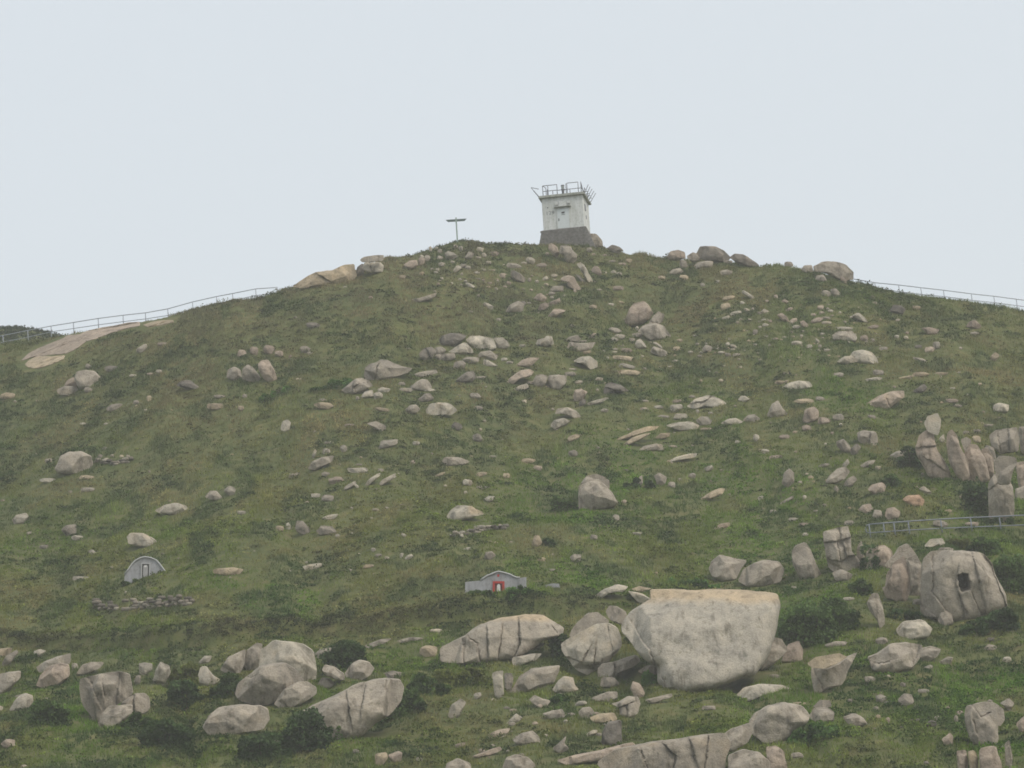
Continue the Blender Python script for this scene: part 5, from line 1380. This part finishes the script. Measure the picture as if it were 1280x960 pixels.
def build_grass(name, n, blades, h0, h1, wd, label, tint=1.0, dens=None, spread=0.14):
    x, y, z = scatter(n)
    m_ = mask(x, y)
    keep = m_ > 0.05
    if dens is not None: keep &= rng.random(len(x)) < dens(x, y, z)
    x, y, z, m_ = x[keep], y[keep], z[keep], m_[keep]
    col = field_colors(x, y, z) * tint
    K = len(x)
    hs = rng.uniform(h0, h1, K) * np.minimum(m_, 1.0) * (0.6 + 0.8 * clump_noise(x, y, 2.2, 91))
    B = blades
    bx = x[:, None] + rng.normal(0, spread, (K, B)); by = y[:, None] + rng.normal(0, spread, (K, B))
    bz = z[:, None] + (hz(bx.ravel(), by.ravel()).reshape(K, B) - z[:, None]) - 0.03
    an = rng.uniform(0, 2 * np.pi, (K, B)); le = rng.uniform(0.1, 0.55, (K, B)) * hs[:, None]
    hh = hs[:, None] * rng.uniform(.65, 1.15, (K, B))
    ca, sa = np.cos(an), np.sin(an)
    w_ = wd * rng.uniform(.7, 1.3, (K, B))
    la = rng.uniform(0, 2 * np.pi, (K, B))
    p0 = np.stack([bx - ca * w_, by - sa * w_, bz], -1); p1 = np.stack([bx + ca * w_, by + sa * w_, bz], -1)
    p2 = np.stack([bx + np.cos(la) * le, by + np.sin(la) * le, bz + hh], -1)
    V = np.stack([p0, p1, p2], 2).reshape(-1, 3)
    F = np.arange(len(V)).reshape(-1, 3)
    cb = col[:, None, :] * rng.uniform(.85, 1.2, (K, B, 1)) * (1 + rng.normal(0, .05, (K, B, 3)))
    cc = np.repeat(cb.reshape(-1, 3), 3, axis=0)
    tag(mesh_np(name, V, F, LEAF, cc, smooth=False), label, 'grass', kind='stuff')

build_grass('grass', 180000, 7, 0.14, 0.34, 0.028, 'short mixed green and straw grass covering the hillside')
build_grass('dry_grass', 26000, 8, 0.22, 0.48, 0.020, 'taller straw coloured seed grass in loose patches', 1.75, lambda x, y, z: np.clip((clump_noise(x, y, 5.5, 44) - .5) * 4, 0, 1))

def scrub_zone(x, y, z):  # zones where dark scrub grows thicker
    px, py, _ = project(np.stack([x, y, z], 1)); g_ = np.zeros(len(x))
    for (gx_, gy_, gw, gh, am_) in ((1190, 900, 130, 60, .9), (300, 935, 160, 45, .9), (1240, 690, 60, 60, .8), (40, 900, 60, 60, .5), (1150, 610, 90, 30, .6), (720, 610, 80, 40, .6), (560, 860, 90, 30, .6)):
        g_ = np.maximum(g_, am_ * np.exp(-((px - gx_) / gw) ** 2 - ((py - gy_) / gh) ** 2))
    return g_

def leaves_dome(cx, cy, cz, rx, rz, n, ls, col, lobes=4, flat=0.0):
    """n leaf-sized quads through a lobed dome; arrays of K domes at once"""
    K = len(cx)
    th = rng.uniform(0, 2 * np.pi, (K, n)); v = rng.random((K, n)) ** 0.9
    ph = np.arccos(1 - v * 1.05)                                # mostly the upper shell
    ph = np.clip(ph, 0, np.pi * .54)
    rad = rng.uniform(.55, 1.0, (K, n)) ** 0.5
    lob = 1 + 0.28 * np.sin(th * rng.integers(2, 5, (K, 1)) + rng.uniform(0, 6.3, (K, 1))) * np.sin(ph) + 0.22 * np.sin(3 * ph + rng.uniform(0, 6.3, (K, 1)))
    r_ = rad * lob
    X = cx[:, None] + np.cos(th) * np.sin(ph) * rx[:, None] * r_
    Y = cy[:, None] + np.sin(th) * np.sin(ph) * rx[:, None] * r_
    Z = cz[:, None] + np.cos(ph) * rz[:, None] * r_
    P = np.stack([X, Y, Z], -1).reshape(-1, 3)
    a = rng.normal(size=P.shape); a /= np.linalg.norm(a, axis=1)[:, None]
    b_ = np.cross(a, rng.normal(size=P.shape)); b_ /= np.linalg.norm(b_, axis=1)[:, None] + 1e-9
    s = np.repeat(ls, n) if np.ndim(ls) else np.full(len(P), ls)
    s = (s * rng.uniform(.6, 1.35, len(P)))[:, None]
    V = np.stack([P - a * s, P - b_ * s * .6, P + a * s, P + b_ * s * .6], 1).reshape(-1, 3)
    F = np.arange(len(V)).reshape(-1, 4)
    cc = np.repeat(col[:, None, :] * rng.uniform(.72, 1.32, (K, n, 1)), 1, axis=1).reshape(-1, 3)
    cc = np.repeat(cc, 4, axis=0)
    return V, F, cc

def build_scrub(name, n, r0, r1, leaves, ls, label, dens, coltint, cat='scrub'):
    x, y, z = scatter(n)
    m_ = mask(x, y)
    keep = (m_ > 0.5) & (rng.random(len(x)) < dens(x, y, z))
    x, y, z = x[keep], y[keep], z[keep]
    K = len(x)
    rx = rng.uniform(r0, r1, K) ; rz = rx * rng.uniform(.45, .8, K)
    # stay clear of rocks: shrink if the rim would touch one
    for dx_ in (-1, 1):
        hit = mask(x + dx_ * rx, y) < .05
        rx = np.where(hit, rx * .55, rx); rz = np.where(hit, rz * .6, rz)
    hit = mask(x, y + rx + .6) < .05
    rz = np.where(hit, rz * .5, rz)
    col = field_colors(x, y, z) * coltint(x, y, K)
    V, F, cc = leaves_dome(x, y, z - 0.05, rx, rz, leaves, ls, col)
    tag(mesh_np(name, V, F, LEAF, cc, smooth=False), label, cat, kind='stuff')

def tintfun(base, jit):
    def f(x, y, K):
        return np.array(base)[None] * rng.uniform(1 - jit, 1 + jit, (K, 1))
    return f
build_scrub('low_scrub', 31000, 0.22, 0.60, 30, 0.085, 'low mottled scrub and herbs cushioning the whole slope',
            lambda x, y, z: 0.25 + 0.75 * np.clip((clump_noise(x, y, 4.0, 12) - .35) * 3, 0, 1), tintfun((.92, .95, .9), .5))
build_scrub('dark_scrub', 17000, 0.30, 0.85, 50, 0.09, 'darker green shrubby patches between the stones',
            lambda x, y, z: np.clip((clump_noise(x, y, 3.4, 99) + scrub_zone(x, y, z) * .3 - .56) * 6, 0, 1) * (0.45 + 0.55 * np.clip((330 - y) / 60, 0, 1)), tintfun((.50, .62, .50), .4))
# the terrace bank: thick dark growth along the step in the lower slope
def bankd(x, y, z):
    d_ = y - bench(x / y)
    return np.exp(-((d_ - 1.2) / 0.8) ** 2) * (x < 8) * (0.45 + 0.55 * clump_noise(x, y * 0, 7.0, 5))
build_scrub('bank_scrub', 260000, 0.25, 0.55, 40, 0.06, 'dark brushy growth along the old terrace step on the lower slope', bankd, tintfun((.48, .50, .50), .3))

# individual bushes one can pick out
BARK = flat_mat('bush_bark', (0.07, 0.055, 0.04), 0.2, 8)
BUSHES = [
    (432, 838, 44, 46, 'd', 'dense dark bush standing behind the balanced ball stone, above the terrace'),
    (1010, 808, 64, 62, 'm', 'wide leafy bush filling the ground right of the huge ochre-topped boulder'),
    (1046, 790, 50, 52, 'm', 'leafy bush between the huge boulder and the narrow pale splinter'),
    (1018, 936, 62, 36, 'b', 'bright green bush at the right foot of the overhanging rounded boulder'),
    (1088, 712, 18, 34, 'd', 'narrow dark bush between the jointed block stack and the pinkish squat block'),
    (687, 684, 24, 17, 'd', 'small dark round bush beside the tan stone above the red-framed grave'),
    (1262, 742, 44, 60, 'm', 'tall bush on the right flank of the cave crag by the picture edge'),
    (1232, 694, 46, 26, 'm', 'spreading bush under the path railing above the cave crag'),
    (1200, 688, 40, 20, 'y', 'yellow-green bush below the middle of the path railing'),
    (1250, 790, 52, 34, 'd', 'dark bush at the right base of the cave crag'),
    (1222, 792, 40, 24, 'm', 'rounded green bush directly below the cave crag'),
    (385, 940, 60, 56, 'd', 'big dark bush covering the foot of the whale-shaped rock'),
    (330, 950, 56, 44, 'd', 'dark bush at the bottom edge below the broad low grey rock'),
    (425, 925, 40, 34, 'm', 'mid green bush climbing the front of the whale-shaped rock'),
    (505, 895, 48, 40, 'm', 'ferny bush at the right end of the whale-shaped rock'),
    (575, 858, 64, 34, 'y', 'light ferny bush right below the jointed whaleback outcrop'),
    (535, 868, 50, 34, 'm', 'ferny bush below the left tip of the jointed whaleback'),
    (285, 872, 40, 34, 'm', 'green bush against the left side of the dark undercut boulder'),
    (232, 890, 48, 44, 'd', 'dark bush right of the big chiselled block'),
    (235, 850, 40, 26, 'y', 'yellowish bush between the domino-shaped stone and the boulder pile'),
    (205, 935, 60, 44, 'd', 'dark bush below the squarish block, lower left'),
    (800, 612, 34, 24, 'd', 'bush draped over the small rock right of the shadow-bellied boulder'),
    (706, 640, 30, 28, 'm', 'bush left of the shadow-bellied boulder'),
    (1139, 585, 26, 34, 'd', 'dark bush hugging the left side of the leftmost lumpy pillar'),
    (1112, 610, 26, 22, 'm', 'green bush between the pinkish rounded stone and the lumpy pillar'),
    (1222, 640, 26, 46, 'd', 'dark bush left of the tall brown pillar'),
    (1128, 776, 36, 22, 'd', 'low dark bush under the arched slab fins'),
    (1075, 745, 26, 24, 'm', 'green bush between the block stack and the pale splinter'),
    (700, 822, 16, 34, 'd', 'dark bush wedged left of the pale faceted boulder'),
    (794, 806, 22, 26, 'm', 'green bush in the gap left of the huge ochre-topped boulder'),
    (812, 856, 22, 18, 'b', 'bright low bush against the left foot of the huge boulder'),
    (700, 880, 20, 14, 'b', 'small bright bush among the stones below the pale bell-shaped stone'),
    (895, 322, 14, 8, 'd', 'small dark bush in the skyline group right of the hut'),
    (170, 912, 40, 24, 'm', 'leafy bush at the right foot of the big chiselled block'),
    (60, 905, 50, 34, 'm', 'green bush below the pale pebble-smooth stone, far left'),
    (162, 731, 26, 9, 'm', 'low leafy bush against the left foot of the dome-shaped grave'),
    (604, 746, 34, 8, 'm', 'low leafy bush in front of the left wing of the red-framed grave'),
    (648, 744, 26, 12, 'b', 'bright leafy bush in front of the right wing of the red-framed grave'),
    (1250, 655, 40, 14, 'm', 'low green bush growing at the foot of the path railing near the right edge'),
    (865, 735, 60, 16, 'b', 'bright ragged hedge-like bush just above the flat ochre top'),
    (340, 500, 40, 14, 'b', 'bright low bush right below the three-block standing cluster'),
    (420, 486, 60, 12, 'b', 'long bright thicket left of the cracked grey boulder'),
]
BC = {'d': (.056, .096, .030), 'm': (.072, .120, .030), 'b': (.085, .165, .036), 'y': (.14, .16, .040)}
for (bx_, by_, bw, bh, ck, lab) in BUSHES:
    if not ck: continue
    h_, mpp = place_px(bx_, by_)
    W_, H_ = bw * mpp / 2, bh * mpp
    o = empty('bush', h_); tag(o, lab, 'bush', 'bushes among the rocks')
    nl = int(7 + bw * bh / 160)
    cx = rng.uniform(-W_ * 1.0, W_ * 1.0, nl); cy = rng.uniform(-.3, min(W_, 1.6), nl)
    hh = H_ * rng.uniform(.35, 1.0, nl) * (1 - 0.55 * (np.abs(cx) / W_) ** 2)
    gz = hz(h_[0] + cx, h_[1] + cy) - h_[2]
    hgt = np.maximum(hh - gz, .2)
    rx = np.maximum(hgt * .34, W_ * .20)
    cz = gz + np.maximum(hgt - rx * 1.1, 0)
    col = np.array(BC[ck])[None] * rng.uniform(.6, 1.5, (nl, 1))
    V, F, cc = leaves_dome(cx, cy, np.maximum(cz, gz - .05), rx, rx * rng.uniform(.8, 1.1, nl), 260 if bw > 30 else 150, .12, col)
    # skirt of leaves down to the ground
    V2, F2, cc2 = leaves_dome(cx, cy, gz - .05, rx * 1.05, np.maximum(hgt * .7, .2), 150 if bw > 30 else 90, .11, col * .9)
    V = np.vstack([V, V2]); F = np.vstack([F, F2 + len(V) - len(V2)]); cc = np.vstack([cc, cc2])
    mesh_np('foliage', V, F, LEAF, cc, smooth=False, parent=o)
    q = MB()
    for i in range(nl):
        q.tube([(cx[i] * .3, cy[i] * .5, gz[i] - .2), (cx[i] * .7, cy[i] * .8, (gz[i] + cz[i]) / 2), (cx[i], cy[i], cz[i] + rx[i] * .5)], 0.025, 5)
    q.build('stem', BARK, o)

# brush on the far hill behind the left shoulder
n = 1500
pxs = rng.uniform(-60, 125, n)
dd = ray(pxs, np.array([far_row(p) for p in pxs])); dd = dd / dd[:, 1:2]
yy_ = 500 + rng.uniform(-40, 8, n)
x = dd[:, 0] * 500
z = CAM[2] + dd[:, 2] * yy_ - 0.30 * 60 * ((yy_ - 500) / 60) ** 2 - np.maximum(yy_ - 500, 0) * .5 - 0.25
V, F, cc = leaves_dome(x, yy_, z, rng.uniform(.4, 1.0, n), rng.uniform(.2, .55, n), 40, .12, np.array((.03, .05, .025))[None] * rng.uniform(.7, 1.3, (n, 1)))
tag(mesh_np('distant_brush', V, F, LEAF, cc, smooth=False), 'dark brush covering the distant hill behind the left ridge fence', 'brush', kind='stuff')
